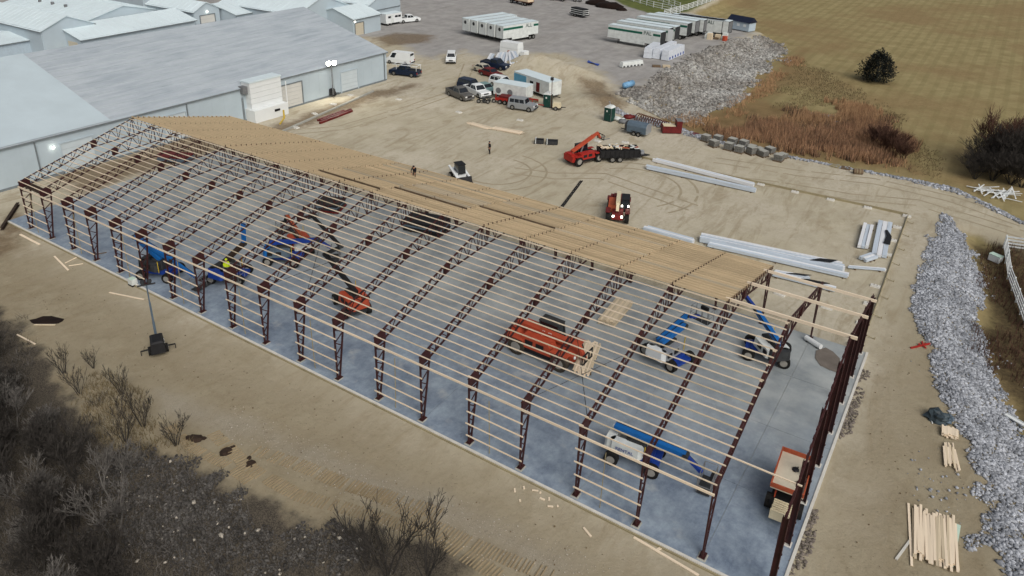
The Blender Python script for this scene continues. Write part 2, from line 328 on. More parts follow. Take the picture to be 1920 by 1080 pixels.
mpw = n.nodes.new('ShaderNodeMapping'); mpw.inputs['Rotation'].default_value = (0,0,math.radians(0.3)); n.links.new(tc.outputs['Object'], mpw.inputs[0]); n.links.new(mpw.outputs[0], wv.inputs['Vector'])
grass = ramp(n_mid, (132,119,83), (158,146,107), 0.3, 0.7)
grass = mixc(mth('MULTIPLY', ramp(wv.outputs[0], (0,0,0), (255,255,255), 0.55, 0.8), 0.3), grass, ramp(n_fine, (108,100,66), (126,118,80)))
grass = mixc(mth('MULTIPLY', ramp(noise(0.035, 6, .65), (0,0,0), (255,255,255), 0.46, 0.6), 0.75), grass, ramp(n_fine, (122,102,72), (144,124,90)))
grass = mixc(mth('MULTIPLY', ramp(n_grit, (0,0,0), (255,255,255), 0.5, 0.72), 0.35), grass, ramp(n_fine, (100,92,60), (118,108,72)))
reedc = ramp(n_mid, (96,78,54), (134,110,78), 0.3, 0.7)
mudc = ramp(n_fine, (84,70,54), (134,116,92), 0.3, 0.7)
lawnc = ramp(n_mid, (78,88,48), (108,114,66), 0.3, 0.7)
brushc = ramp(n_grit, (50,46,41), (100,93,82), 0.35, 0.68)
c = mixc(region('damp', n_mid, 12.0, 4.0), sand, dampc)
c = mixc(mth('MULTIPLY', region('greyb', n_mid, 3.0, 1.2), 0.55), c, ramp(n_grit, (132,126,114), (166,160,148), 0.4, 0.6))
c = mixc(region('gravel', n_mid, 9.0, 2.0), c, grav)
c = mixc(mth('MULTIPLY', region('mud', n_mid, 6.0, 1.2), 0.8), c, mudc)
c = mixc(region('lawn', n_mid, 2.0, 0.8), c, lawnc)
c = mixc(region('field', n_mid, 3.0, 0.6), c, grass)
c = mixc(mth('MULTIPLY', region('reedy', n_mid, 12.0, 2.5), 0.8), c, reedc)
c = mixc(mth('MULTIPLY', region('ditch', n_mid, 4.0, 0.8), 0.9), c, ramp(n_fine, (46,40,31), (98,84,60), 0.3, 0.75))
c = mixc(mth('MULTIPLY', region('pale', n_mid, 5.0, 1.5), 0.6), c, ramp(n_fine, (186,178,160), (200,193,176)))
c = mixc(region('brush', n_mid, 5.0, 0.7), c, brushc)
n.links.new(c, bs.inputs['Base Color'])
bp = n.nodes.new('ShaderNodeBump'); bp.inputs['Strength'].default_value = 0.55; bp.inputs['Distance'].default_value = 0.25
n.links.new(mth('ADD', n_mid, mth('MULTIPLY', n_fine, 0.35)), bp.inputs['Height']); n.links.new(bp.outputs[0], bs.inputs['Normal'])
me.materials.append(gm)
tag(obj('ground', me), kind='structure')
M['sand_ridge'] = mat('sand_ridge', (146,131,104), 0.95, 0, 0.12, 2.0)
mat('sand_track', (164,153,129), 0.95, 0, 0.1, 1.0); mat('sand_track_damp', (138,121,92), 0.95, 0, 0.14, 1.0)

# ------------------------------------------------------------------ riprap and loose stone (uncountable: one mesh each)
def in_poly_points(poly, cnt, rag=1.2):
    p = np.array(poly); lo = p.min(0); hi = p.max(0); out = np.zeros((0, 2))
    while len(out) < cnt:
        t = RNG.uniform(lo, hi, (cnt*2, 2)); out = np.vstack([out, t[sdf(poly, t[:,0], t[:,1])+rag*nz2(t[:,0], t[:,1], 0.7, 3)+rag*.5*nz2(t[:,0], t[:,1], 2.2, 4)-RNG.exponential(rag*.25+1e-6, len(t)) > 0]])
    return out[:cnt]
ph = (1+5**0.5)/2
ICO_V = np.array([(-1,ph,0),(1,ph,0),(-1,-ph,0),(1,-ph,0),(0,-1,ph),(0,1,ph),(0,-1,-ph),(0,1,-ph),(ph,0,-1),(ph,0,1),(-ph,0,-1),(-ph,0,1)])/math.sqrt(1+ph*ph)
ICO_F = np.array([(0,11,5),(0,5,1),(0,1,7),(0,7,10),(0,10,11),(1,5,9),(5,11,4),(11,10,2),(10,7,6),(7,1,8),(3,9,4),(3,4,2),(3,2,6),(3,6,8),(3,8,9),(4,9,5),(2,4,11),(6,2,10),(8,6,7),(9,8,1)])
def stones(name, label, pts, smin, smax, m, sink=0.3):
    k = len(pts); s = smin+(smax-smin)*RNG.uniform(0, 1, k)**2.4
    v = ICO_V[None]*RNG.uniform(0.62, 1.25, (k, 12, 1)); v = v*np.stack([RNG.uniform(0.7,1.3,k), RNG.uniform(0.7,1.3,k), RNG.uniform(0.5,0.95,k)], -1)[:,None]
    a = RNG.uniform(0, 6.28, k); b = RNG.uniform(-0.6, 0.6, k)
    x = v[...,0]; y = v[...,1]*np.cos(b)[:,None]-v[...,2]*np.sin(b)[:,None]; z = v[...,1]*np.sin(b)[:,None]+v[...,2]*np.cos(b)[:,None]
    X2 = x*np.cos(a)[:,None]-y*np.sin(a)[:,None]; Y2 = x*np.sin(a)[:,None]+y*np.cos(a)[:,None]
    P = np.stack([X2, Y2, z], -1)*s[:,None,None]*0.5
    P += np.stack([pts[:,0], pts[:,1], H(pts[:,0], pts[:,1])+s*(0.5-sink)*0.5+RNG.uniform(-.03, 0.06, k)], -1)[:,None]
    me = bpy.data.meshes.new(name); f = (ICO_F[None]+(np.arange(k)*12)[:,None,None]).reshape(-1, 3)
    me.vertices.add(k*12); me.vertices.foreach_set('co', P.ravel()); me.loops.add(f.size); me.loops.foreach_set('vertex_index', f.ravel())
    me.polygons.add(len(f)); me.polygons.foreach_set('loop_start', np.arange(0, f.size, 3)); me.polygons.foreach_set('loop_total', np.full(len(f), 3)); me.update()
    me.materials.append(M[m]); return tag(obj(name, me), label, 'stones', kind='stuff')
RIPE = [(5.32, 56.71),(6.07, 51.21),(4.82, 48.88),(5.21, 42.81),(5.60, 36.77),(5.71, 30.89),(7.45, 27.35),(8.10, 24.68),(9.38, 20.07),(10.25, 18.53),(11.35, 14.38),(11.79, 12.04),(11.33, 8.48),(12.13, 9.23),(12.79, 7.53),(16,4),(20,4),(20,14),(14.19, 22.10),(12.85, 27.79),(11.45, 29.85),(10.69, 34.40),(11.14, 40.55),(9.80, 46.72),(9.18, 50.56),(7.78, 53.01),(6.28, 57.06)]
RIPN = [(-35.86, 138.84),(-31.03, 139.91),(-27.63, 128.93),(-27.27, 116.23),(-26.54, 101.04),(-25.31, 90.12),(-26.62, 81.14),(-29.85, 75.21),(-34.09, 72.05),(-37.37, 72.16),(-39.71, 81.73),(-40.08, 91.91),(-40.75, 108.56),(-39.69, 123.92)]
RIPS = [(-39.18, 70.83),(-34.51, 68.09),(-28.95, 68.23),(-22.59, 67.64),(-12.08, 67.39),(-3.34, 67.74),(5.80, 67.69),(13.40, 61.13),(13.28, 57.54),(6.56, 62.95),(1.72, 63.61),(-2.78, 63.58),(-11.19, 63.33),(-21.24, 63.46),(-28.30, 64.69),(-36.70, 67.42)]
RIPD = [(-31.61, -12.59),(-28.31, -10.18),(-23.92, -10.74),(-20.28, -10.09),(-16.59, -8.95),(-14.49, -8.76),(-15.45, -10.30),(-25.92, -17.53),(-30.76, -14.32)]
stones('riprap_bank', 'pale grey riprap stones banked along the right edge of the pad', in_poly_points(RIPE, 44000), 0.07, 0.32, 'riprap')
stones('riprap_slope', 'grey riprap slope between the gravel lot and the field', in_poly_points(RIPN, 28000, 3.0), 0.12, 0.7, 'riprap_dirty')
stones('stray_stones', 'stray grey stones strewn around the right hand riprap', in_poly_points(RIPE, 900, 7.0), 0.05, 0.24, 'riprap')
stones('stray_stones', 'stray grey stones strewn around the riprap slope above the reeds', in_poly_points(RIPN, 1500, 9.0), 0.12, 0.5, 'riprap_dirty')
stones('sand_clods', 'small brown clods strewn over the sand along the slab', in_poly_points([(-61.50, -2.05),(-35.77, -1.34),(-12.92, -1.20),(-1.35, -1.28),(-6.65, -5.63),(-27.02, -8.29),(-46.70, -7.31)], 420, 3.0), 0.02, 0.12, 'clod')
stones('sand_clods', 'small brown clods strewn over the sand strip right of the end wall', in_poly_points([(3.02, 33.38),(5.66, 31.32),(9.62, 18.99),(11.98, 7.54),(3.96, 1.70),(4.01, 11.64)], 200, 3.0), 0.02, 0.11, 'clod')
stones('riprap_edging', 'narrow strip of grey stones along the pad edge above the reeds', in_poly_points(RIPS, 5200, .5), 0.15, 0.45, 'riprap')
stones('dark_rubble', 'dark rubble on the bank below the trees', in_poly_points(RIPD, 15000, 4.0), 0.04, 0.2, 'riprap_dark')
stones('pale_rubble', 'scattered pale stones among the dark rubble on the bank', in_poly_points(RIPD, 70, 2.0), 0.1, 0.32, 'pale_stone')
stones('loose_gravel', 'small pale pebbles strewn over the sand beside the slab', in_poly_points([(-30.75, -5.32),(-18.06, -4.76),(-9.67, -2.83),(-2.68, -2.89),(-8.85, -7.15),(-17.35, -8.16),(-27.02, -8.29)], 1500), 0.03, 0.09, 'pale_stone')
stones('end_wall_spoil', 'grey crumbled soil heaped along the outside of the end wall', in_poly_points([(3.55, 22.25),(4.35, 22.06),(4.54, 15.45),(4.46, 10.88),(4.52, 7.00),(4.11, 3.28),(3.74, 1.55),(3.55, 1.49),(3.53, 7.24),(3.54, 14.03)], 900), 0.08, 0.32, 'grey_fill', 0.5)

# tread bars pressed up by the bulldozer, one joined part each run
def strip_points(pl, step):
    out = []
    for a, b in zip(pl[:-1], pl[1:]):
        L = math.dist(a, b); k = max(1, int(L/step)); out += [((a[0]+(b[0]-a[0])*i/k, a[1]+(b[1]-a[1])*i/k), ang(a, b)) for i in range(k)]
    return out
def treads(pl, w, step, lab):
    mb = MB()
    for (p, a) in strip_points(pl, step):
        if R() < 0.1: continue
        d = (math.cos(a+1.45), math.sin(a+1.45)); z = hz_p(p)+0.01; ww = w*U(0.9, 1.05)/2; ox = U(-.02,.02)
        e0 = (p[0]-d[0]*ww+ox, p[1]-d[1]*ww, z); e1 = (p[0]+d[0]*ww+ox, p[1]+d[1]*ww, z)
        t = (math.cos(a)*0.055, math.sin(a)*0.055)
        mb.add([(e0[0]-t[0],e0[1]-t[1],z-.03),(e0[0]+t[0],e0[1]+t[1],z-.03),(e1[0]+t[0],e1[1]+t[1],z-.03),(e1[0]-t[0],e1[1]-t[1],z-.03),(e0[0],e0[1],z+.06),(e1[0],e1[1],z+.06)],
               [(0,1,4),(1,2,5,4),(2,3,5),(3,0,4,5)])
    tag(mb.build('tread_marks', 'sand_ridge'), lab, 'track marks', kind='stuff')
treads([(-24.89, -7.64),(-21.89, -7.01),(-18.86, -6.59),(-16.20, -5.96),(-12.69, -5.15)], 0.95, 0.2, 'upper crawler tread marks in the sand below the slab')
treads([(-19.91, -6.82),(-16.07, -6.11),(-12.38, -6.04),(-8.85, -5.68),(-5.71, -5.13)], 0.85, 0.2, 'middle crawler tread marks in the sand running to the bottom edge')
treads([(-28.26, -8.11),(-23.93, -8.84),(-20.12, -8.68),(-16.35, -7.55),(-12.63, -6.64),(-7.90, -6.64)], 0.85, 0.2, 'lower crawler tread marks along the edge of the dark bank')
treads([(-30.92, -9.25),(-28.23, -9.68),(-25.55, -9.45),(-23.11, -9.54)], 0.7, 0.2, 'short crawler tread marks near the bare shrubs')
def ruts(pls, w, lab, m='sand_track'):
    mb = MB()
    for pl in pls:
        for off in (-0.9, 0.9):
            q = []
            for i, p in enumerate(pl):
                a = ang(pl[max(i-1, 0)], pl[min(i+1, len(pl)-1)]); c = (p[0]-math.sin(a)*off, p[1]+math.cos(a)*off)
                q.append((c, a))
            for (c0, a0), (c1, a1) in zip(q[:-1], q[1:]):
                k = max(1, int(math.dist(c0, c1)/0.6))
                for j in range(k):
                    if R() < 0.05: continue
                    s = [(c0[0]+(c1[0]-c0[0])*t, c0[1]+(c1[1]-c0[1])*t) for t in (j/k, (j+1.0)/k)]; ww = w*U(.85,1.05)/2; nx_, ny_ = -math.sin(a0)*ww, math.cos(a0)*ww
                    v = [(s[0][0]+nx_,s[0][1]+ny_),(s[0][0]-nx_,s[0][1]-ny_),(s[1][0]-nx_,s[1][1]-ny_),(s[1][0]+nx_,s[1][1]+ny_)]
                    mb.add([(x, y, hz(x, y)+0.012) for x, y in v], [(0,1,2,3)])
    tag(mb.build('tyre_ruts', m), lab, 'track marks', kind='stuff')
def arc(c, r, a0, a1, k=14, e=1.0): return [(c[0]+r*math.cos(a0+(a1-a0)*i/k), c[1]+r*e*math.sin(a0+(a1-a0)*i/k)) for i in range(k+1)]
ruts([arc((-23.51, 43.55), 6.5, -0.6, 2.4), arc((-38.13, 38.88), 5.0, -2.2, 1.6), [(-68.54, 33.12),(-63.36, 39.61),(-61.85, 51.15),(-61.43, 63.68),(-70.02, 78.77)], [(-36.63, 39.97),(-31.79, 41.44),(-27.31, 44.66),(-15.68, 42.17)],
      [(-18.80, 50.80),(-10.59, 53.79),(-2.44, 55.06),(3.48, 57.57),(13.10, 55.06)], [(-18.50, 57.36),(-8.91, 58.95),(-1.30, 61.44),(6.21, 60.91),(13.05, 57.97)]], 0.28, 'faint tyre ruts curving across the sandy yard')

# ------------------------------------------------------------------ concrete slab
BW, D, EH, RH = 24.2085, 3.6576, 4.777, 7.831
sm = bpy.data.materials.new('slab'); sm.use_nodes = True; n = sm.node_tree; bs = n.nodes['Principled BSDF']; tc = n.nodes.new('ShaderNodeTexCoord')
gp = n.nodes.new('ShaderNodeNewGeometry')
def nzs(scale, d=6, r=.6, st=None):
    t = n.nodes.new('ShaderNodeTexNoise'); t.inputs['Scale'].default_value = scale; t.inputs['Detail'].default_value = d; t.inputs['Roughness'].default_value = r; src = gp.outputs['Position']
    if st: mp = n.nodes.new('ShaderNodeMapping'); mp.inputs['Scale'].default_value = st; n.links.new(src, mp.inputs[0]); src = mp.outputs[0]
    n.links.new(src, t.inputs['Vector']); return t.outputs[0]
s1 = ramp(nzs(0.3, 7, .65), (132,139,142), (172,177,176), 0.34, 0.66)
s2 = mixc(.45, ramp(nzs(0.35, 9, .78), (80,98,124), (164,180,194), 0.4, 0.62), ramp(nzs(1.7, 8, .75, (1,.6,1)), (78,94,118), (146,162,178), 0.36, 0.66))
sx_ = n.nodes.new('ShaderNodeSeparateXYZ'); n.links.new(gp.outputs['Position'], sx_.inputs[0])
skylit = n.nodes.new('ShaderNodeMapRange'); skylit.interpolation_type = 'SMOOTHSTEP'; skylit.inputs[1].default_value = 15.0; skylit.inputs[2].default_value = 3.0  # near slab mask: reflection of the blue sky painted into the concrete colour
n.links.new(mth('ADD', mth('SUBTRACT', sx_.outputs[1], mth('MULTIPLY', sx_.outputs[0], 0.06)), mth('MULTIPLY', nzs(0.12, 4, .6), 14.0)), skylit.inputs[0]); skylit.inputs[1].default_value = 26.0; skylit.inputs[2].default_value = 10.0
s3 = skylit.outputs[0]
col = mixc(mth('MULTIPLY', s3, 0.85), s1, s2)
blot = ramp(nzs(0.55, 4, .55), (0,0,0), (255,255,255), 0.6, 0.72)
col = mixc(mth('MULTIPLY', blot, 0.6), col, ramp(nzs(4), (166,172,176), (186,188,186)))
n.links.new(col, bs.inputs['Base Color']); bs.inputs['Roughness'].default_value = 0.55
rr = n.nodes.new('ShaderNodeMapRange'); rr.inputs[3].default_value = 0.35; rr.inputs[4].default_value = 0.75; n.links.new(nzs(0.3), rr.inputs[0]); n.links.new(rr.outputs[0], bs.inputs['Roughness'])
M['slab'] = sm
SX0, SX1, SY0, SY1 = -69.3, 3.78, -0.25, BW+0.25
slab = tag(MB().box(SX0, SX1, SY0, SY1, -0.7, -0.03).build('concrete_slab', 'concrete'), kind='structure')
xs = [SX0, -62.2, -51.2, -40.2, -29.3, -18.3, -7.3, 0.0, SX1]; ys = [SY0, 12.2, SY1] ; ys2 = [SY0, 6.1, 12.2, 18.3, SY1]
for i in range(len(xs)-1):
    yy = ys2 if i >= 6 else ys
    for j in range(len(yy)-1):
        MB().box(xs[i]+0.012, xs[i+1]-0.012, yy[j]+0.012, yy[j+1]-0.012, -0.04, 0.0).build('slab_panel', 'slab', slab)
kerb = MB(); kerb.box(SX0-0.1, SX1+0.25, SY0-0.16, SY0-0.004, -0.6, 0.03); kerb.box(SX1+0.004, SX1+0.16, SY0-0.004, SY1, -0.6, 0.05)
kerb.build('foundation_kerb', 'concrete_white', slab)
fb = MB(); fb.box(SX0, SX1, SY0-0.24, SY0-0.17, -0.4, -0.03); fb.build('form_board', 'form_wood', slab)
for k in range(19):
    MB().taper((-k*D-0.24, -k*D+0.24, -0.15, 0.42, 0.0), (-k*D-0.21, -k*D+0.21, -0.12, 0.38, 0.03)).build('footing_pad', 'concrete', slab)
tag(MB().add([(x, y, 0.03+0.02*R()) for x, y in [(0.71, 22.52),(1.21, 23.36),(1.78, 23.11),(2.33, 22.54),(2.63, 21.51),(2.63, 20.61),(2.02, 20.63),(1.38, 20.79),(0.86, 21.51)]], [(0,8,7,6,5,4,3,2,1)]).build('gravel_patch', 'grey_fill', slab), 'grey unpoured gravel patch in the slab by the end wall')

# ------------------------------------------------------------------ the steel frame under construction
frame = thing('steel_frame_building', 'long open steel truss building frame with bare timber purlins on a concrete slab', 'building', (0, 0, 0))
def ztop(y): return EH+(RH-EH)*(1-abs(y-BW/2)/(BW/2))
YB, ZB = 7.7, 6.05       # where the lower chord turns flat
def zbot(y): return 4.3+(ZB-4.3)*(y-1.0)/(YB-1.0) if y < YB else ZB+(y-YB)*0.02
def Lx(x, y0, z0, y1, z1, mb, w, h): mb.beam((x, y0, z0), (x, y1, z1), w, h, (1, 0, 0) if abs(y1-y0) < 1e-3 else (0, 0, 1)); return mb
def col_meshes(mir):
    def y(v): return BW-v if mir else v
    c = MB()
    c.beam((0,y(.08),0.05),(0,y(.08),EH-0.05),0.12,0.08,(1,0,0)); c.beam((0,y(.30),0.05),(0,y(1.0),4.25),0.12,0.08,(1,0,0)); c.box(-.16,.16,min(y(-.05),y(.45)),max(y(-.05),y(.45)),0.02,0.06)
    w = MB(); zz = np.linspace(0.4, 3.95, 8)
    for i in range(7):
        a, b = zz[i], zz[i+1]; yi = lambda z: .30+.7*(z-.05)/4.2
        if i % 2: w.beam((0,y(.08),a),(0,y(yi(b)),b),0.06,0.05,(1,0,0))
        else: w.beam((0,y(yi(a)),a),(0,y(.08),b),0.06,0.05,(1,0,0))
    w.beam((0,y(.08),3.95),(0,y(.95),3.95),0.08,0.06)
    h = MB(); ya = [y(.05), y(1.05), y(1.05), y(.05)]
    h.prism([(ya[0],4.12),(ya[1],4.22),(ya[2],ztop(1.05)-.12),(ya[3],EH-.02)], 'x', -0.05, 0.05)
    return c.mesh('column','steel_red'), w.mesh('web_bracing','steel_red'), h.mesh('haunch_plate','steel_red')
def raf_meshes(mir):
    def y(v): return BW-v if mir else v
    c = MB()
    c.beam((0,y(0),EH),(0,y(BW/2-.02),RH-.005),0.12,0.07); c.beam((0,y(.95),4.27),(0,y(YB),ZB),0.11,0.07); c.beam((0,y(YB),ZB),(0,y(BW/2-.02),ZB+(BW/2-YB)*.02),0.11,0.07)
    w = MB(); st = [1.0]
    while st[-1] < BW/2-0.5: st.append(st[-1]+0.62)
    for i, s in enumerate(st[:-1]):
        e = min(s+0.62, BW/2-.05)
        if i % 2 == 0: w.beam((0,y(s),ztop(s)),(0,y(e),zbot(e)),0.06,0.035,(1,0,0))
        else: w.beam((0,y(s),zbot(s)),(0,y(e),ztop(e)),0.06,0.035,(1,0,0)); w.beam((0,y(s),zbot(s)),(0,y(s),ztop(s)),0.04,0.035,(1,0,0))
    if not mir: w.beam((0,y(BW/2),ZB),(0,y(BW/2),RH-.04),0.08,0.06,(1,0,0))
    p = MB(); p.prism([(y(YB-.28),ztop(YB-.28)-.05),(y(YB+.28),ztop(YB+.28)-.05),(y(YB+.28),ZB),(y(YB-.28),ZB-.06)], 'x', -0.1, 0.1)
    k = MB()
    for i in range(21):
        v = PY[i]; k.box(0.065, 0.105, min(y(v+.02), y(v+.07)), max(y(v+.02), y(v+.07)), ztop(v)-.02, ztop(v)+(.26 if mir else .1))
    return c.mesh('rafter_truss','steel_red'), w.mesh('web_bracing','steel_red'), p.mesh('splice_plate','steel_red'), k.mesh('purlin_clips','steel_red')
PY = [0.12+i*(BW/2-0.3)/20 for i in range(21)]
CM = [col_meshes(0), col_meshes(1)]; RM = [raf_meshes(0), raf_meshes(1)]
for k in range(19):
    for s in (0, 1):
        c = obj('column', CM[s][0], frame, (-k*D, 0, 0)); obj('web_bracing', CM[s][1], c); obj('haunch_plate', CM[s][2], c)
        r = obj('rafter_truss', RM[s][0], frame, (-k*D, 0, 0)); obj('web_bracing', RM[s][1], r); obj('splice_plate', RM[s][2], r)
        if not (k == 0 and s == 1): tag(obj('purlin_clips', RM[s][3], r), kind='stuff')
# end wall one bay beyond the first truss
XE = 3.395
def ibeam(mb, y, z0, z1, w=0.26, d=0.3):
    mb.box(XE-d/2, XE+d/2, y-.015, y+.015, z0, z1); mb.box(XE-d/2, XE-d/2+.03, y-w/2, y+w/2, z0, z1); mb.box(XE+d/2-.03, XE+d/2, y-w/2, y+w/2, z0, z1)
for i in range(8):
    mb = MB(); y = BW*i/7; y = min(max(y, .12), BW-.12); ibeam(mb, y, 0.03, ztop(y)-.08); p = mb.build('end_wall_post', 'steel_red', frame)
    b = MB(); b.box(XE-.25, XE+.22, y-.22, y+.22, .005, .035); b.build('base_plate', 'concrete_white', p)
    g = MB()
    for z in (0.65,1.54,2.44,3.33,4.3,5.2,6.1,7.0):
        if z < ztop(y)-.3: g.box(XE+.155, XE+.19, y-.03, y+.03, z, z+.1)
    g.build('girt_clip', 'steel_red', p)
for s in (0, 1):
    f = (lambda v: BW-v) if s else (lambda v: v)
    mb = MB(); mb.beam((XE,f(0),EH),(XE,f(BW/2-.02),RH),.1,.12); r = mb.build('end_rafter', 'steel_red', frame)
    g = MB()
    for v in PY: g.box(XE-.07, XE-.02, f(v)-.14, f(v)+.14, ztop(v)+.02, ztop(v)+.14)
    g.build('purlin_clips', 'steel_red', r)['kind'] = 'stuff'
# purlins: 2x8 joists on edge, two bays each
def purlin_mesh(x0, x1, v, s, th=0.04, hh=0.19):
    y = BW-v if s else v
    mb = MB(); mb.box(0, x1-x0, -th/2, th/2, 0, hh); return mb.mesh('purlin', 'pine'), (x0, y, ztop(y)+0.04)
cache = {}
def add_purlin(x0, x1, v, s, m='pine', name='purlin', th=0.036):
    key = (round(x1-x0, 2), m, th, s); hh = 0.2 if s else 0.075
    if key not in cache: mb = MB(); mb.box(0, x1-x0, -th/2, th/2, 0, hh); cache[key] = mb.mesh('purlin', m)
    y = BW-v if s else v
    o = obj(name, cache[key], frame, (x0, y+U(-.015,.015), ztop(y)+0.045)); o.rotation_euler = (U(-.05,.05)+(0.24 if s else -0.24)*0, 0, U(-.0012,.0012)); return o
spans = [(-(2*j+2)*D-0.12, -2*j*D+0.12) for j in range(9)]
for j, (a, b) in enumerate(spans):
    for i in range(21):
        add_purlin(a+(0.05 if i % 2 else 0), b, PY[i]+(0.045 if j % 2 else 0), 0, 'pine' if R() < .8 else 'pine_grey')
rest = MB(); cnt = 0
for j in range(9):
    a = -(2*j+3)*D-0.12 if j < 8 else -18*D-0.2; b = -(2*j+1)*D+0.12
    for i in range(21):
        v = PY[i]+(0.045 if j % 2 else 0); cnt += 1
        if cnt <= 105: add_purlin(a, b, v, 1, 'pine_warm' if R() < .8 else ('pine_grey' if R() < .6 else 'old_wood'))
        else: y = BW-v; rest.box(a, b, y-.02, y+.02, ztop(y)+.045, ztop(y)+.245)
tag(rest.build('purlin_rows', 'pine_warm', frame), kind='stuff')
# the few members that already reach the end wall
for v, s in ((0.9*PY[20]+1.0, 1), (PY[11], 1), (PY[3], 1)): add_purlin(-1*D-.2, XE+.35, v, s, th=0.09)
add_purlin(-.2, XE+.2, PY[3], 0, th=0.06)
for i in range(5): add_purlin(-.1, U(-.05, .12), PY[20-2*i]-.1, 0)
# header and girts on the near wall
gm_ = MB(); gm_.box(0, 2*D+.2, -.035, .035, 0, .13); GH = gm_.mesh('eave_girt', 'pine')
for j in range(9): obj('eave_girt', GH, frame, (-(2*j+2)*D-.1, -.035-(0.004 if j % 2 else 0), 4.28+(0.02 if j % 2 else 0)))
g4 = MB(); g4.box(0, D+.3, -.02, .02, 0, .085); G4 = g4.mesh('wall_girt', 'pine')
sp = MB(); sp.box(-.015, .015, .0, .05, 0, 3.9); SP = sp.mesh('wall_stud', 'form_wood')
for j in range(9):
    x0 = -(2*j+2)*D
    for z in (0.62, 1.52, 2.42, 3.32): obj('wall_girt', G4, frame, (x0-.15+U(-.06,.06), -.02, z+U(-.02,.02)))
    obj('wall_stud', SP, frame, (x0+D*.42, 0.02, 0.02), (U(-.02,.02), U(-.03,.03), 0))
# sheet of spare steel and rod bracing at the far corner
b = MB()
for a, c in ((17, 18), (8, 9), (2, 3)):
    b.tube((-a*D, 1, EH-.3), (-c*D, 6.4, 6.0), .02, 4); b.tube((-c*D, 1, EH-.3), (-a*D, 6.4, 6.0), .02, 4)
b.build('rod_bracing', 'black_metal', frame)
MB().box(-18*D+.1, -17*D-.1, .35, 1.2, EH-.55, EH-.5).build('eave_deck', 'dark_wood', frame)

# ------------------------------------------------------------------ finished warehouses
def overhead_door(par, x, y0, y1, z0, z1, m, n_panels=5, trim='grey_trim', out=1):
    """sectional door on a wall at constant x (outer face towards +x)"""
    fr = MB(); t = .12*out
    fr.box(min(x, x+t), max(x, x+t), y0-.18, y0-.02, z0, z1+.16); fr.box(min(x, x+t), max(x, x+t), y1+.02, y1+.18, z0, z1+.16); fr.box(min(x, x+t), max(x, x+t), y0-.02, y1+.02, z1+.02, z1+.16)
    d = fr.build('door', trim, par); hh = (z1-z0)/n_panels
    for i in range(n_panels): MB().box(x+.01, x+.05, y0, y1, z0+i*hh+.015, z0+(i+1)*hh-.015).build('door_panel', m, d)
    return d
def wall_lamp(par, p, lit=True, watt=0):
    a = MB(); a.box(p[0], p[0]+.12, p[1]-.1, p[1]+.1, p[2]-.08, p[2]+.1); q = a.build('wall_lamp', 'grey_trim', par)
    b = MB(); b.blob((p[0]+.2, p[1], p[2]), (.14,.16,.14), jit=0); b.build('bulb', 'lamp_small' if lit else 'lamp_off', q, True)
    if watt:
        l = bpy.data.lights.new('wall_lamp_light', 'POINT'); l.energy = watt; l.color = (1, .86, .7); l.shadow_soft_size = .15; lo_ = bpy.data.objects.new('wall_lamp_light', l); COL.objects.link(lo_); lo_.parent = q; lo_.location = (p[0]+.55, p[1], p[2])
def gable(name, label, x0, x1, y0, y1, eave, ridge, axis, rm='roof_white', wm='white_wall', over=.3, ribs=True, doors=(), z0=-.3, cat='building', rz=0.0):
    """axis = direction of the ridge"""
    cx, cy = (x0+x1)/2, (y0+y1)/2
    t = thing(name, label, cat, (cx, cy, z0), rz); hx, hy = (x1-x0)/2, (y1-y0)/2; e = eave-z0; r = ridge-z0
    w = MB()
    if axis == 'y':
        for s in (-1, 1): w.box(s*hx-.1, s*hx+.1, -hy, hy, 0, e)
        for s in (-1, 1): w.prism([(-hx+.1,0),(hx-.1,0),(hx-.1,e),(0,r-.12),(-hx+.1,e)], 'y', s*hy-.1, s*hy+.1)
    else:
        for s in (-1, 1): w.box(-hx, hx, s*hy-.1, s*hy+.1, 0, e)
        for s in (-1, 1): w.prism([(-hy+.1,0),(hy-.1,0),(hy-.1,e),(0,r-.12),(-hy+.1,e)], 'x', s*hx-.1, s*hx+.1)
    w.build('wall', wm, t)
    H_ = hx if axis == 'y' else hy; L = (hy if axis == 'y' else hx)+over; sl = (r-e)/H_
    for s in (-1, 1):
        m = MB(); eo = H_+over; ez = e-over*sl
        pr = [(0, r), (s*eo, ez), (s*eo, ez-.12), (0, r-.12)]
        if s < 0: pr = pr[::-1]
        if axis == 'y': m.prism(pr, 'y', L, -L)
        else: m.prism([(a, b) for a, b in pr], 'x', -L, L)
        ro = m.build('roof', rm, t)
        if ribs:
            k = MB(); nr = int(2*L/1.5)
            for i in range(nr+1):
                q = -L+2*L*i/nr
                if axis == 'y': k.beam((0, q, r+.01), (s*eo, q, ez+.01), .07, .05)
                else: k.beam((q, 0, r+.01), (q, s*eo, ez+.01), .07, .05)
            k.build('roof_ribs', rm, ro)['kind'] = 'stuff'
        g = MB()
        if axis == 'y': g.box(s*eo-.07, s*eo+.07, -L, L, ez-.22, ez-.06)
        else: g.box(-L, L, s*eo-.07, s*eo+.07, ez-.22, ez-.06)
        g.build('gutter', 'grey_trim', ro)
    for d in doors: overhead_door(t, d[0]-cx, d[1]-cy, d[2]-cy, 0.25, d[3]-z0, d[4])
    return t
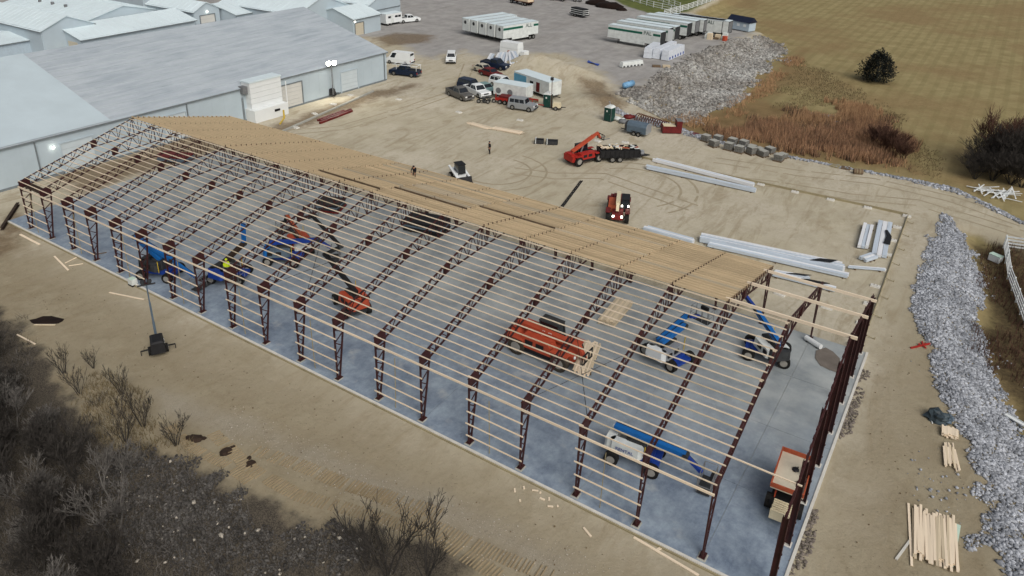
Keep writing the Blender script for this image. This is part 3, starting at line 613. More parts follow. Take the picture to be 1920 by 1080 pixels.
# roof material with long soft streaks
rm_ = bpy.data.materials.new('big_roof'); rm_.use_nodes = True; n = rm_.node_tree; bs = n.nodes['Principled BSDF']; tc = n.nodes.new('ShaderNodeTexCoord'); gp = n.nodes.new('ShaderNodeNewGeometry')
rc = mixc(mth('MULTIPLY', ramp(nzs(1.4, 5, .6, (1.0, .12, 1)), (0,0,0), (255,255,255), .38, .62), .7), ramp(nzs(.25), (156,166,174), (172,181,187)), ramp(nzs(2.5), (180,188,194), (190,198,203)))
n.links.new(rc, bs.inputs['Base Color']); bs.inputs['Roughness'].default_value = .5; M['big_roof'] = rm_
WE, WR, WHX, WHY, WTH = 4.6, 9.45, 19.43, 55.0, math.radians(-2.866)
wc = Vector((-74.6, 61.81))-Vector((WHX*math.cos(WTH)-WHY*math.sin(WTH), WHX*math.sin(WTH)+WHY*math.cos(WTH)))
wh = gable('warehouse', 'large white metal warehouse with wide grey roof behind the steel frame', wc.x-WHX, wc.x+WHX, wc.y-WHY, wc.y+WHY, WE, WR, 'y', 'big_roof', 'white_wall', .25, False, rz=WTH)
m = MB(); y0_, y1_ = -WHY-.1, WHY-46.0; sl = (WR-WE)/WHX; hx_ = WHX
m.add([(0.05, y0_, WR+.3+.075), (hx_+.2, y0_, WE+.3-.2*sl+.075), (hx_+.2, y1_, WE+.3-.2*sl+.075), (0.05, y1_, WR+.3+.075)], [(0,1,2,3)])
mat('pale_roof', (190,204,210), .5, 0, .04, .3)
tag(m.build('new_roof_sheet', 'pale_roof', wh), 'paler section of roof sheeting')
mat('door_white', (205,205,200), .55, 0, .04, .6); mat('door_grey', (196,207,212), .55, 0, .04, .6)
xw = hx_+.1
def al(v): return WHY+v
overhead_door(wh, xw, al(-21.9), al(-17.7), .18, 3.3+.3, 'door_white', 6)
overhead_door(wh, xw, al(-10.0), al(-6.6), .18, 3.0+.3, 'door_grey', 5, 'white_wall')
overhead_door(wh, xw, al(-39.5), al(-36.5), .18, 3.3+.3, 'door_grey', 5, 'white_wall')
overhead_door(wh, xw, al(-52), al(-48.5), .18, 3.3+.3, 'door_grey', 5, 'white_wall')
for v in (-54.65, -36.2, -23.6, -.6): MB().box(xw+.02, xw+.16, al(v)-.06, al(v)+.06, .15, WE+.1).build('downspout', 'grey_trim', wh)
MB().box(xw+.002, xw+.06, -WHY+.1, WHY-.1, .0, .4).build('wainscot', 'grey_trim', wh)
wall_lamp(wh, (xw+.02, al(-52.9), 3.5)); wall_lamp(wh, (xw+.02, al(-22.6), 4.1), True, 160)
cp = MB()
for i in range(60): y = -WHY+1+i*1.82; cp.box(xw+.001, xw+.015, y, y+.03, .41, WE+.1)
cp.build('wall_ribs', 'white_wall', wh)['kind'] = 'stuff'
lj = MB()
for i in range(1, 13): x = WHX*i/13; lj.box(x-.03, x+.03, -WHY-.2, WHY+.2, WR+.3-sl*x+.0, WR+.3-sl*x+.035)
lj.build('lap_joint', 'big_roof', wh)['kind'] = 'stuff'
# duct box built against the warehouse
t = thing('dust_collector', 'tall white panelled housing with lower step standing against the warehouse wall', 'housing', (-74.85, 37.2, -.15), WTH)
MB().box(-1.6, 1.1, -3.0, 2.6, 0, 1.7).build('base', 'white_paint', t)
for i in range(5): MB().box(-1.55, .2, -2.7, 2.5, 1.72+i*.72, 1.72+i*.72+.69).build('panel', 'white_paint', t)
MB().box(-1.7, .3, -2.8, 2.6, 5.32, 5.5).build('cap', 'roof_white', t)
MB().box(1.1, 1.16, .3, 1.2, .9, 1.2).build('vent', 'black_metal', t)
MB().tube((-.9, -3.3, 0), (-.9, -3.3, 3.2), .16, 8).tube((-.9,-3.3,3.2),(-1.7,-3.3,3.6),.16,8).build('duct', 'grey_trim', t)
MB().box(-1.2, -.2, -3.5, -2.8, 3.9, 4.9).build('fan_box', 'mid_grey', t)
MB().tube((.7,2.9,0),(.7,2.9,4.6),.06,6).build('pipe', 'white_paint', t)
# older barns beyond
b1 = gable('barn', 'white barn with plain side wall and wide gable facing the yard, leftmost tall one', -155, -131, 36.4, 45.9, 5.0, 6.9, 'x')
b2 = gable('barn', 'long low white barn with a small gable end and door left of centre', -139, -126, 40.5, 63.6, 3.5, 5.0, 'y', over=.4)
overhead_door(b2, 0, 0, 0.01, 0, .01, 'tan_door', 1) if False else None
dr = MB(); dr.box(2.2, 5.2, -11.71, -11.65, .1, 3.0); dr.build('door', 'tan_door', b2)
b3 = gable('shed', 'low pale blue metal shed at the far left edge', -149, -135.7, 24, 37.8, 2.9, 3.6, 'y', wm='shed_blue')
b4 = gable('barn', 'white barn with pale blue wall farthest left behind the shed', -172, -153.5, 30, 46, 3.8, 5.8, 'x', wm='shed_blue')
b5 = gable('barn', 'broad white roofed barn with small roof vents at the top left', -172, -140, 49, 66, 3.6, 5.6, 'x')
for i in range(4):
    v = MB(); v.tube((-12+i*5, -4.5, 4.6), (-12+i*5, -4.5, 5.3), .35, 8); v.build('roof_vent', 'mid_grey', b5)
b6 = gable('barn', 'white barn with a lit lamp above its overhead door in the gable', -143, -127.6, 64.8, 70.9, 4.7, 6.2, 'x')
overhead_door(b6, 7.7+.1, -1.7, 1.7, .2, 3.9, 'door_white', 5); wall_lamp(b6, (7.7+.1, 0, 4.6))
b7 = gable('barn', 'long low white barn right of the lit gable door', -137, -123, 71.5, 80.8, 3.7, 5.2, 'y')
b8 = gable('barn', 'tall white barn with half its gable showing above the warehouse ridge', -133, -109.6, 75.5, 90.2, 4.6, 7.4, 'x')
for yv in (-2.5, 3): MB().tube((6, yv, 6.2), (6, yv, 7.8), .12, 6).build('roof_pipe', 'mid_grey', b8)
b9 = gable('barn', 'low white barn with a lit corner lamp and tan door at the lot', -113, -102.2, 83.7, 91.7, 3.4, 5.0, 'y')
overhead_door(b9, 5.4+.1, -3.7, -1.3, .2, 2.7, 'tan_door', 4); wall_lamp(b9, (5.4+.1, -3.9, 3.1))
b10 = gable('barn', 'white barn with dark open base at the top beside the horse trailer', -128, -107.8, 94.5, 105, 4.2, 6.6, 'x')
MB().box(10.1+.11, 10.1+.2, 0.2, 5.1, .2, 1.7).build('opening', 'black_metal', b10); MB().box(10.1+.1, 10.1+.25, -4.8, 5, 2.9, 3.05).build('door_track', 'grey_trim', b10)
b11 = gable('barn', 'white barn at the top edge behind parked machines', -180, -162, 76, 90, 4.2, 6.0, 'x')

# ------------------------------------------------------------------ vehicles
WC = {}
def wheel(par, x, y, z, r, w, tm='tyre', rm='rim', name='wheel'):
    k = (r, w, tm, rm)
    if k not in WC:
        a = MB(); a.tube((0,-w/2,0),(0,w/2,0),r,16); b = MB(); b.tube((0,-w/2-.012,0),(0,w/2+.012,0),r*.58,12)
        WC[k] = (a.mesh('wheel', tm), b.mesh('rim', rm))
    o = obj(name, WC[k][0], par, (x, y, z)); obj('rim', WC[k][1], o); return o
def quad_panel(c, u0, u1, v0, v1, off, name, m, par):
    c = [Vector(p) for p in c]
    def bl(u, v): return c[0]*(1-u)*(1-v)+c[1]*u*(1-v)+c[2]*u*v+c[3]*(1-u)*v
    nn = (c[1]-c[0]).cross(c[3]-c[0]).normalized()*off; q = [bl(u0,v0), bl(u1,v0), bl(u1,v1), bl(u0,v1)]
    mb = MB(); mb.add([p+nn for p in q]+[p-nn*3 for p in q], [(0,1,2,3),(7,6,5,4),(0,4,5,1),(1,5,6,2),(2,6,7,3),(3,7,4,0)]); return mb.build(name, m, par)
KIND = {  # L, W, H, belt, (cabin base x0,x1), (roof x0,x1), hood z
    'sedan': (4.3, 1.66, 1.36, .86, (-1.75, 1.0), (-1.0, .35), .82),
    'suv': (4.4, 1.74, 1.66, .98, (-2.1, 1.05), (-1.9, .5), .95),
    'pickup': (5.3, 1.82, 1.72, 1.02, (-.65, 1.25), (-.5, .65), 1.0),
    'van': (5.0, 1.86, 2.15, 1.0, (-2.45, 1.85), (-2.42, 1.15), .98),
    'jeep': (4.1, 1.75, 1.75, 1.05, (-1.95, .75), (-1.9, .55), 1.03)}
def car(name, label, cat, kind, paint, rear, front, extra=None, roofm=None, lower=None):
    L, Wd, Ht, belt, cb, ct, hood = KIND[kind]; c = mid(rear, front)
    t = thing(name, label, cat, (c[0], c[1], hz_p(c)), ang(rear, front)); h = Wd/2
    prof = [(-L/2,.42),(-L/2+.12,.3),(L/2-.15,.3),(L/2,.42),(L/2-.03,hood-.15),(L/2-.18,hood-.03),(cb[1],belt),(cb[0] if kind != 'sedan' else cb[0],belt),(-L/2+.06,belt-.03)]
    MB().prism(prof[::-1], 'y', -h, h).build('body', lower or paint, t)
    if lower: MB().box(-L/2+.02, L/2-.1, -h-.004, h+.004, .72, belt-.02).build('body_side', paint, t)
    b = (cb[0], cb[1], -h+.03, h-.03, belt); tp = (ct[0], ct[1], -h+.2, h-.2, Ht)
    MB().taper(b, tp).build('cabin', paint, t)
    A = lambda x, s, z, top: (x, s*(h-.2 if top else h-.03), z)
    side = {s: [A(cb[0],s,belt,0), A(cb[1],s,belt,0), A(ct[1],s,Ht,1), A(ct[0],s,Ht,1)] for s in (-1, 1)}
    nwin = 3 if kind in ('suv','jeep') else 2
    for s in (-1, 1):
        q = side[s] if s < 0 else [side[s][1], side[s][0], side[s][3], side[s][2]]
        if kind == 'van': rng = [(.72,.93)] if s < 0 else [(.07,.28)]
        else: rng = [(.06+i*.88/nwin+.015, .06+(i+1)*.88/nwin-.015) for i in range(nwin)]
        for u0, u1 in rng: quad_panel(q, u0, u1, .14, .86, .008, 'side_window', 'glass', t)
    quad_panel([side[-1][1], side[1][1], side[1][2], side[-1][2]], .06, .94, .1, .92, .008, 'windshield', 'glass', t)
    quad_panel([side[1][0], side[-1][0], side[-1][3], side[1][3]], .1, .9, .25 if kind != 'van' else .55, .88, .008, 'rear_window', 'glass', t)
    if kind == 'pickup':
        MB().box(-L/2+.12, cb[0]-.06, -h+.1, h-.1, belt-.02, belt+.012).build('bed_floor', 'black_metal', t)
        mb = MB(); mb.box(-L/2+.02, cb[0]-.02, -h, -h+.1, belt-.04, belt+.1); mb.box(-L/2+.02, cb[0]-.02, h-.1, h, belt-.04, belt+.1); mb.box(-L/2+.02, -L/2+.1, -h+.1, h-.1, belt-.04, belt+.1); mb.build('bed_side', paint, t)
    wr = .38 if kind in ('pickup','jeep') else .33
    for x in (-L*.31, L*.32):
        for s in (-1, 1): wheel(t, x, s*(h-.1), wr, wr, .24)
    for s in (-1, 1):
        MB().box(L/2-.06, L/2+.01, s*(h-.3)-.16, s*(h-.3)+.16, hood-.3, hood-.13).build('headlight', 'headlight', t)
        MB().box(-L/2-.01, -L/2+.05, s*(h-.14)-.1, s*(h-.14)+.1, .62, .88).build('taillight', 'taillight', t)
    MB().box(L/2-.02, L/2+.09, -h+.08, h-.08, .36, .52).build('bumper', 'chrome' if kind == 'pickup' else 'dark_grey', t)
    MB().box(-L/2-.08, -L/2+.02, -h+.08, h-.08, .38, .54).build('bumper', 'chrome' if kind == 'pickup' else 'dark_grey', t)
    MB().box(L/2-.02, L/2+.015, -h+.5, h-.5, hood-.34, hood-.14).build('grille', 'black_metal', t)
    if extra == 'rack':
        mb = MB()
        for s in (-1, 1):
            mb.tube((-2.5,s*.8,1.0),(-2.5,s*.8,1.9),.04,5); mb.tube((1.2,s*.8,1.0),(1.2,s*.8,1.9),.04,5); mb.tube((-2.6,s*.8,1.9),(2.0,s*.8,1.9),.05,5)
        for x in (-2.5,-1,.4,1.7): mb.tube((x,-.8,1.9),(x,.8,1.9),.04,5)
        mb.build('ladder_rack', 'white_paint', t)
    if extra == 'spare': wheel(t, -L/2-.12, 0, 1.0, .36, .2, name='spare_wheel').rotation_euler = (0,0,math.pi/2)
    if extra == 'roof_bars': MB().box(-1.5,.2,-.7,-.66,Ht,Ht+.07).box(-1.5,.2,.66,.7,Ht,Ht+.07).build('roof_bars','dark_grey',t)
    return t
car('van', 'white panel van parked past the warehouse corner', 'van', 'van', 'white_paint', (-78.29, 72.06), (-81.85, 71.34))
car('pickup_truck', 'dark pickup with white ladder rack beside the white panel van', 'pickup', 'pickup', 'car_navy', (-72.05, 66.25), (-76.00, 65.47), 'rack')
car('sport_utility_car', 'white car facing the camera alone on the gravel lot', 'car', 'suv', 'white_paint', (-75.13, 80.46), (-72.20, 76.16))
car('pickup_truck', 'grey pickup with open bed, front leftmost of the parked vehicles', 'pickup', 'pickup', 'pickup_grey', (-61.30, 61.53), (-56.80, 59.87))
car('pickup_truck', 'white pickup parked beside the grey pickup', 'pickup', 'pickup', 'white_paint', (-59.91, 64.42), (-55.82, 62.69))
car('sport_utility_car', 'dark blue car behind the white pickup', 'car', 'suv', 'car_navy', (-61.51, 65.53), (-59.21, 65.32))
car('sedan', 'pale green sedan between the white pickup and the white box trailer', 'car', 'sedan', 'car_green', (-59.71, 66.48), (-55.74, 64.92))
car('pickup_truck', 'navy pickup parked in front of the white panel bundles', 'pickup', 'pickup', 'car_navy', (-66.17, 77.83), (-61.46, 77.69))
car('sedan', 'dark red sedan with grey windows beside the navy pickup', 'car', 'sedan', 'dark_red', (-64.07, 74.40), (-60.52, 73.58), None, None)
car('sedan', 'beige sedan nose showing left of the dark red sedan', 'car', 'sedan', 'beige_car', (-65.79, 75.80), (-63.61, 75.18))
car('sport_utility_car', 'white boxy car with roof bars behind the white box trailer', 'car', 'suv', 'white_paint', (-59.07, 70.11), (-55.73, 69.83), 'roof_bars')
car('off_road_car', 'long grey off-road car with spare wheel on its tail', 'car', 'jeep', 'silver', (-50.04, 60.82), (-46.21, 61.38), 'spare')
car('pickup_truck', 'white pickup hitched to the horse trailer by the barn', 'pickup', 'pickup', 'white_paint', (-103.99, 100.28), (-102.27, 103.97))

def box_trailer(name, label, rear, front, W_=2.3, z0=.6, z1=2.6, m='white_dirty', cat='trailer', stripe=None, wheels=2, group=None, cap=True):
    L = math.dist(rear, front); c = mid(rear, front); t = thing(name, label, cat, (c[0], c[1], hz_p(c)), ang(rear, front), group); h = W_/2
    MB().box(-L/2, L/2, -h, h, z0, z1).build('box', m, t)
    MB().box(-L/2-.02, L/2+.02, -h-.02, h+.02, z1, z1+.07).build('roof', 'roof_white' if cap else 'silver', t)
    MB().box(-L/2+.2, L/2-.2, -h+.2, h-.2, z0-.2, z0).build('chassis', 'black_metal', t)
    for i in range(wheels):
        for s in (-1, 1): wheel(t, -L*.18-i*.85, s*(h-.16), .36, .36, .26)
    MB().box(L/2, L/2+1.2, -.05, .05, .45, .55).build('tow_bar', 'black_metal', t)
    return t
ht = box_trailer('horse_trailer', 'white horse trailer with dark windows beside the barn', (-104.98, 95.70), (-104.18, 100.14), 2.2, .5, 2.5, 'white_paint')
for x in (-1.6, .3, 1.2): MB().box(x, x+.75, -1.125, -1.1, 1.6, 2.05).build('window', 'glass', ht)
MB().box(-.9, -.1, -1.125, -1.1, .6, 2.2).build('door', 'white_dirty', ht)
bt = box_trailer('box_trailer', 'white ribbed box trailer above the red flatbed trailer', (-54.79, 64.53), (-49.23, 64.77), 2.3, .7, 2.5, 'white_dirty')
for x in (-1.9, .1): MB().tube((x,-1.17,1.35),(x,-1.14,1.35),.45,14).build('emblem', 'mid_grey', bt)
ot = box_trailer('site_office', 'white site office trailer with light blue end panel', (-54.83, 71.28), (-46.96, 68.54), 2.5, .6, 2.7, 'white_dirty', 'trailer')
MB().box(-4.2, -1.2, -1.275, -1.25, .9, 2.5).build('blue_panel', 'light_blue', ot); MB().box(1.2, 2.0, -1.275, -1.25, .7, 2.2).build('door', 'dark_red', ot); MB().box(-.3, .5, -1.275, -1.25, 1.4, 2.1).build('window', 'glass', ot)
for i in range(9): MB().box(-4+i*.9, -3.92+i*.9, -1.2, 1.2, 2.67, 2.72).build('roof_batten', 'old_wood', ot)
# red flatbed
a, b = (-53.22, 61.83), (-47.19, 62.59); L = math.dist(a, b); c = mid(a, b)
t = thing('flatbed_trailer', 'red flatbed trailer with side rails in front of the box trailer', 'trailer', (c[0], c[1]+.6, -.15), ang(a, b))
MB().box(-L/2, L/2, -1, 1, .62, .75).build('deck', 'old_wood', t)
mb = MB(); mb.box(-L/2, L/2, -1.05, -.97, .5, .95); mb.box(-L/2, L/2, .97, 1.05, .5, .95); mb.build('side_rail', 'red_paint', t)
for i in range(2):
    for s in (-1, 1): wheel(t, -1.4-i*.8, s*1.15, .34, .34, .22)
for x in (-L/2+.1, 0, L/2-.1): MB().box(x-.04, x+.04, -1.05, -.98, .95, 1.6).build('stake', 'red_paint', t)
MB().box(L/2, L/2+1.3, -.06, .06, .45, .55).build('tow_bar', 'red_paint', t)
MB().box(-L/2+.4, L/2-1.2, -.8, .6, .76, 1.15).build('steel_bundle', 'dark_red', t)
# motorcycles
def motorcycle(label, p, rz):
    t = thing('motorcycle', label, 'motorcycle', (p[0], p[1], hz_p(p)), rz, 'motorcycles by the parked pickups')
    for x in (-.7, .7): wheel(t, x, 0, .32, .32, .14)
    MB().tube((-.7,0,.35),(.1,0,.55),.06,6).tube((.7,0,.35),(.45,0,1.0),.04,6).tube((.45,-.35,1.05),(.45,.35,1.05),.03,6).build('frame', 'black_metal', t)
    MB().blob((.1,0,.78),(.32,.16,.16),jit=0).build('tank', 'dark_grey', t, True); MB().box(-.65,-.1,-.12,.12,.68,.78).build('seat', 'black_metal', t); MB().box(-.2,.25,-.16,.16,.3,.55).build('engine', 'dark_grey', t)
motorcycle('dark motorcycle standing left of a second one by the white pickup', (-54.44, 60.24), .4); motorcycle('dark motorcycle standing nearer the red flatbed trailer', (-53.90, 60.99), .7)

# ------------------------------------------------------------------ semi-trailers
def semi(label, rear_left, d, L, open_door=False, stripe=True, txt=None, group='parked semi-trailers', stripe_side=-1, wheel_end=0, disc=False):
    """box semi-trailer whose rear edge starts at rear_left and runs along unit vector d"""
    rz = math.atan2(d[1], d[0]); t = thing('semi_trailer', label, 'trailer', (rear_left[0], rear_left[1], -.15), rz, group); Wd, z0, z1 = 2.1, 1.0, 3.45
    MB().box(0, L, 0, Wd, z0, z1).build('box', 'white_dirty', t); MB().box(-.02, L+.02, -.02, Wd+.02, z1, z1+.06).build('roof', 'roof_white', t)
    mb = MB()
    mb.box(0, L, Wd-.06, Wd, z1+.06, z1+.1); mb.box(0, L, 0, .06, z1+.06, z1+.1)
    mb.build('roof_rail', 'silver', t)
    if stripe:
        y = -.012 if stripe_side < 0 else Wd+.002
        MB().box(.05, L*.66 if not wheel_end else L*.55, y, y+.01, 2.62, 3.06).build('stripe', 'green_stripe', t); MB().box(L*.86, L-.05, y, y+.01, 2.62, 3.06).build('stripe', 'green_stripe', t)
    if txt: text(txt, 1.05, 'potty_green', t, face_m((L*.76 if not wheel_end else L*.72, -.02, 2.6), 0))
    MB().box(.3, L-.3, .5, Wd-.5, z0-.2, z0).build('chassis', 'black_metal', t)
    MB().box(L*.25, L*.72, -.0, .03, .62, z0-.01).build('side_skirt', 'white_dirty', t)
    xs_ = (L-1.4, L-2.5) if wheel_end == 0 else (L-1.2, L-2.2)
    for x in xs_:
        for y in (.28, Wd-.28): wheel(t, x, y, .46, .46, .44)
    for y in (.4, Wd-.4): MB().box(2.2, 2.32, y-.06, y+.06, 0.02, z0-.1).build('landing_leg', 'dark_grey', t)
    e = L+.003
    fr = MB(); fr.box(e, e+.06, 0, .1, z0, z1); fr.box(e, e+.06, Wd-.1, Wd, z0, z1); fr.box(e, e+.06, .1, Wd-.1, z1-.14, z1); fr.box(e, e+.06, .1, Wd-.1, z0, z0+.1); fr.build('door_frame', 'dark_grey', t)
    if open_door:
        MB().box(e-.001, e+.02, .1, Wd-.1, z0+.1, z1-.14).build('load_opening', 'black_metal', t); MB().box(e, e+1.1, -.06, -.02, z0+.02, z1-.04).build('door', 'white_paint', t)
    else:
        for i in range(2): MB().box(e, e+.03, .12+i*(Wd/2-.1), .12+i*(Wd/2-.1)+Wd/2-.14, z0+.12, z1-.16).build('door', 'dark_grey' if stripe else 'mid_grey', t)
    MB().box(-.03, -.004, 0, .07, z0, z1).build('front_trim', 'silver', t); MB().box(-.03, -.004, Wd-.07, Wd, z0, z1).build('front_trim', 'silver', t)
    if disc: MB().tube((-.02, Wd*.5, 2.75), (-.06, Wd*.5, 2.75), .36, 12).build('front_mark', 'dark_grey', t)
    return t
pa, pb = (-74.02, 95.94), (-71.37, 105.11); dv = Vector((pb[0]-pa[0], pb[1]-pa[1])); LL = dv.length; dv.normalize()
qa = (-85.53, 98.30); off = Vector((qa[0]-pa[0], qa[1]-pa[1]))
for i in range(5):
    p = (pa[0]+off.x*i/4.75, pa[1]+off.y*i/4.75)
    semi('white semi-trailer with green stripe, %s from the right of the row of five' % ('nearest and first' if i == 0 else ORD[i]), p, dv, LL+(0 if i < 3 else 1.4), False, i == 0, 'ALL' if i == 0 else None, 'row of five semi-trailers', wheel_end=1, disc=True)
pa, pb = (-58.38, 110.47), (-46.84, 109.43); dv = Vector((pb[0]-pa[0], pb[1]-pa[1])); LL = dv.length; dv.normalize()
rears = [((-46.84, 109.43), True, 'PAL', 1), ((-47.15, 114.01), True, None, 1), ((-46.61, 116.30), False, None, 1), ((-45.94, 121.33), True, None, 1), ((-45.57, 124.97), True, None, 0), ((-44.52, 127.15), True, None, 0), ((-41.10, 128.41), False, 'TALI', 0), ((-39.85, 128.69), True, None, 0)]
for i, (p, od, tx, st) in enumerate(rears):
    s = semi('white semi-trailer, %s of the angled group near the shed' % ('nearest with green stripe, first' if i == 0 else ORD[i]+' from the front'), (p[0]-dv.x*LL, p[1]-dv.y*LL), dv, LL, i == 1, bool(st), tx, 'angled group of semi-trailers')

# ------------------------------------------------------------------ site machines
def basket(par, c, rz, m='mid_grey', w=1.5, d=.75, h=1.05):
    e = bpy.data.objects.new('work_basket', MB().box(-d/2, d/2, -w/2, w/2, 0, .06).mesh('work_basket', 'dark_grey')); COL.objects.link(e); e.parent = par; e.location = c; e.rotation_euler = (0,0,rz)
    r = MB()
    for x in (-d/2, d/2):
        for y in (-w/2, -w/6, w/6, w/2): r.tube((x,y,.05),(x,y,h),.025,4)
        for z in (h*.5, h): r.tube((x,-w/2,z),(x,w/2,z),.025,4)
    for y in (-w/2, w/2):
        for z in (h*.5, h): r.tube((-d/2,y,z),(d/2,y,z),.025,4)
    r.build('guard_rail', m, e); MB().box(d/2-.2, d/2, -.3, .3, h*.7, h*.95).build('control_box', 'black_metal', e); return e
def boom_lift(name, label, p, rz, tz, body, boomc, booms, cw='genie_blue', txt=None, bask=None, group=None, tyr='tyre', z=0.0):
    t = thing(name, label, 'boom lift', (p[0], p[1], z), rz, group)
    MB().box(-1.1, 1.1, -.55, .55, .45, .8).box(-1.5,-1.0,-.8,.8,.38,.6).box(1.0,1.5,-.8,.8,.38,.6).build('chassis', 'deep_blue' if boomc != 'orange' else 'dark_grey', t)
    for x in (-1.2, 1.2):
        for s in (-1, 1): wheel(t, x, s*.95, .44, .44, .36, tyr, 'rim_white')
    tt = MB(); c, s_ = math.cos(tz), math.sin(tz)
    def rot(q): return (q[0]*c-q[1]*s_, q[0]*s_+q[1]*c, q[2])
    def rb(mb, x0, x1, y0, y1, z0, z1, bev=.2):
        pts = [(x0+bev,y0),(x1-bev,y0),(x1,y0+bev),(x1,y1-bev),(x1-bev,y1),(x0+bev,y1),(x0,y1-bev),(x0,y0+bev)]
        k = len(pts); mb.add([rot((a,b_,z0)) for a, b_ in pts]+[rot((a*.97,b_*.93,z1)) for a, b_ in pts], [tuple(range(k-1,-1,-1)), tuple(range(k,2*k))]+[(i,(i+1)%k,k+(i+1)%k,k+i) for i in range(k)])
    rb(tt, -1.45, .6, -.92, -.3, .85, 1.5); rb(tt, -1.45, .6, .3, .92, .85, 1.5); tt.build('turntable_cover', body, t)
    k = MB(); rb(k, -1.75, -1.2, -.8, .8, .8, 1.5, .15); k.build('counterweight', cw, t)
    k = MB(); rb(k, -.6, .6, -.35, .35, .75, 1.6, .1); k.build('turret', 'dark_grey', t)
    for a, b_, w, h, m in booms: MB().beam(rot(a), rot(b_), w, h).build('boom', m, t)
    for a, b_, w, h, m in booms[:-1]: MB().tube(rot((b_[0],b_[1]-w*.7,b_[2])), rot((b_[0],b_[1]+w*.7,b_[2])), h*.5, 8).build('boom_joint', 'dark_grey', t)
    for a, b_, w, h, m in booms: MB().tube(rot((a[0],a[1]+w*.6,a[2]+h*.45)), rot((b_[0],b_[1]+w*.6,b_[2]+h*.45)), .035, 5).build('hose', 'black_metal', t)
    for yy in ((-.93, .93) if not txt else (.93,)):
        for xx in (-1.1, -.35): v_ = MB(); v_.beam(rot((xx-.22,yy,1.25)), rot((xx+.22,yy,1.25)), .06, .3); v_.build('vent', 'black_metal', t)
    for x in (-1.2, 1.2): MB().box(x-.07, x+.07, -.8, .8, .38, .5).build('axle', 'black_metal', t)
    MB().beam(rot((.75,-.8,.85)), rot((.75,-.8,1.9)), .05, .05, (1,0,0)).build('grab_rail', 'yellow', t)
    if bask: basket(t, rot(bask), tz, 'mid_grey')
    if txt: text(txt, .3, 'deep_blue', t, Matrix.Rotation(tz, 4, 'Z') @ face_m((-.42, -.94, 1.08), 0))
    return t
hd = lambda a, b: ang(a, b)
# near blue lift, stowed low with the jib hanging at the right
p = (-5.70, 4.58); q = (-2.17, 4.81); tz = hd(p, q)
boom_lift('boom_lift', 'blue boom lift with pale covers and jib lowered, nearest in the slab', p, .15, tz-.15, 'white_dirty', 'genie_blue',
          [((-1.4,-.05,1.95),(2.9,-.05,1.75),.34,.36,'genie_blue'), ((-1.3,.35,1.75),(1.7,.35,1.6),.28,.3,'genie_blue'), ((2.9,-.05,1.75),(3.9,-.05,1.0),.2,.22,'deep_blue')], 'white_dirty', 'RENTAL', (4.25,0,.12))
p = (-7.96, 15.33); q = (-6.88, 19.53)
boom_lift('boom_lift', 'blue boom lift with white covers, boom reaching up to a wide grey basket', p, -.35, hd(p, q)+.35, 'silver', 'genie_blue',
          [((-1.2,-.12,1.9),(1.6,-.12,2.2),.3,.34,'genie_blue'), ((-1.0,.28,1.8),(2.4,.28,2.5),.26,.3,'genie_blue'), ((2.4,0,2.5),(3.6,0,2.1),.18,.2,'deep_blue')], 'white_paint', None, (4.0,0,1.6))
p = (-2.14, 19.72); q = (-5.57, 23.13)
boom_lift('boom_lift', 'blue boom lift with raised boom beside the first truss at the right', p, .2, hd(p, q)-.2, 'white_dirty', 'genie_blue',
          [((-1.3,0,1.9),(2.0,0,2.6),.3,.34,'genie_blue'), ((2.0,0,2.6),(4.6,0,2.9),.24,.26,'deep_blue'), ((4.6,0,2.9),(5.4,0,2.5),.18,.2,'genie_blue')], 'dark_grey', None, (5.9,0,2.0))
p = (-47.78, 1.76); q = (-44.26, 2.29)
boom_lift('boom_lift', 'blue articulated boom lift at the near wall with elbow raised at the left', p, .4, hd(p, q)-.4, 'dark_grey', 'genie_blue',
          [((.3,0,1.6),(-2.4,0,3.2),.34,.38,'genie_blue'), ((-2.4,0,3.2),(1.6,0,1.9),.3,.34,'genie_blue'), ((1.6,0,1.9),(4.0,0,.9),.22,.24,'genie_blue')], 'dark_grey', None, (4.5,0,.12))
p = (-42.68, 4.82)
boom_lift('boom_lift', 'dark blue low lift carrying the worker in the yellow vest', p, .5, 1.2, 'dark_grey', 'genie_blue',
          [((-.6,0,1.7),(2.0,0,2.4),.3,.34,'dark_wood'), ((2.0,0,2.4),(2.2,0,4.2),.26,.3,'genie_blue')], 'deep_blue', None, (-1.0,-1.6,1.0))
p = (-31.04, 7.27); q = (-36.65, 9.31)
boom_lift('boom_lift', 'orange boom lift with long dark boom folded up to the left', p, -.5, hd(p, q)+.5, 'orange', 'orange',
          [((-1.0,0,1.9),(4.4,0,2.9),.3,.34,'black_metal'), ((4.4,0,2.9),(2.6,-.6,4.2),.26,.3,'dark_grey'), ((2.6,-.6,4.2),(8.4,-.6,4.9),.22,.24,'black_metal')], 'orange', None, (8.8,-.6,4.4), tyr='tyre')
p = (-41.18, 9.57)
boom_lift('boom_lift', 'blue boom lift with pale cover parked in mid slab beside the orange one', p, .5, .2, 'tank_grey', 'genie_blue',
          [((-1.2,0,1.9),(3.0,0,2.0),.3,.34,'deep_blue'), ((3.0,0,2.0),(4.0,0,1.2),.2,.22,'deep_blue')], 'genie_blue', None, (4.4,0,.12))
p = (-41.88, 11.80)
boom_lift('boom_lift', 'dusty orange boom lift with white cover behind the blue one in mid slab', p, 2.6, .1, 'orange', 'orange',
          [((-1.2,0,1.9),(2.8,0,2.2),.3,.34,'orange_dusty'), ((2.8,0,2.2),(3.6,0,1.4),.2,.22,'black_metal')], 'white_dirty', None, (4.0,0,.12))

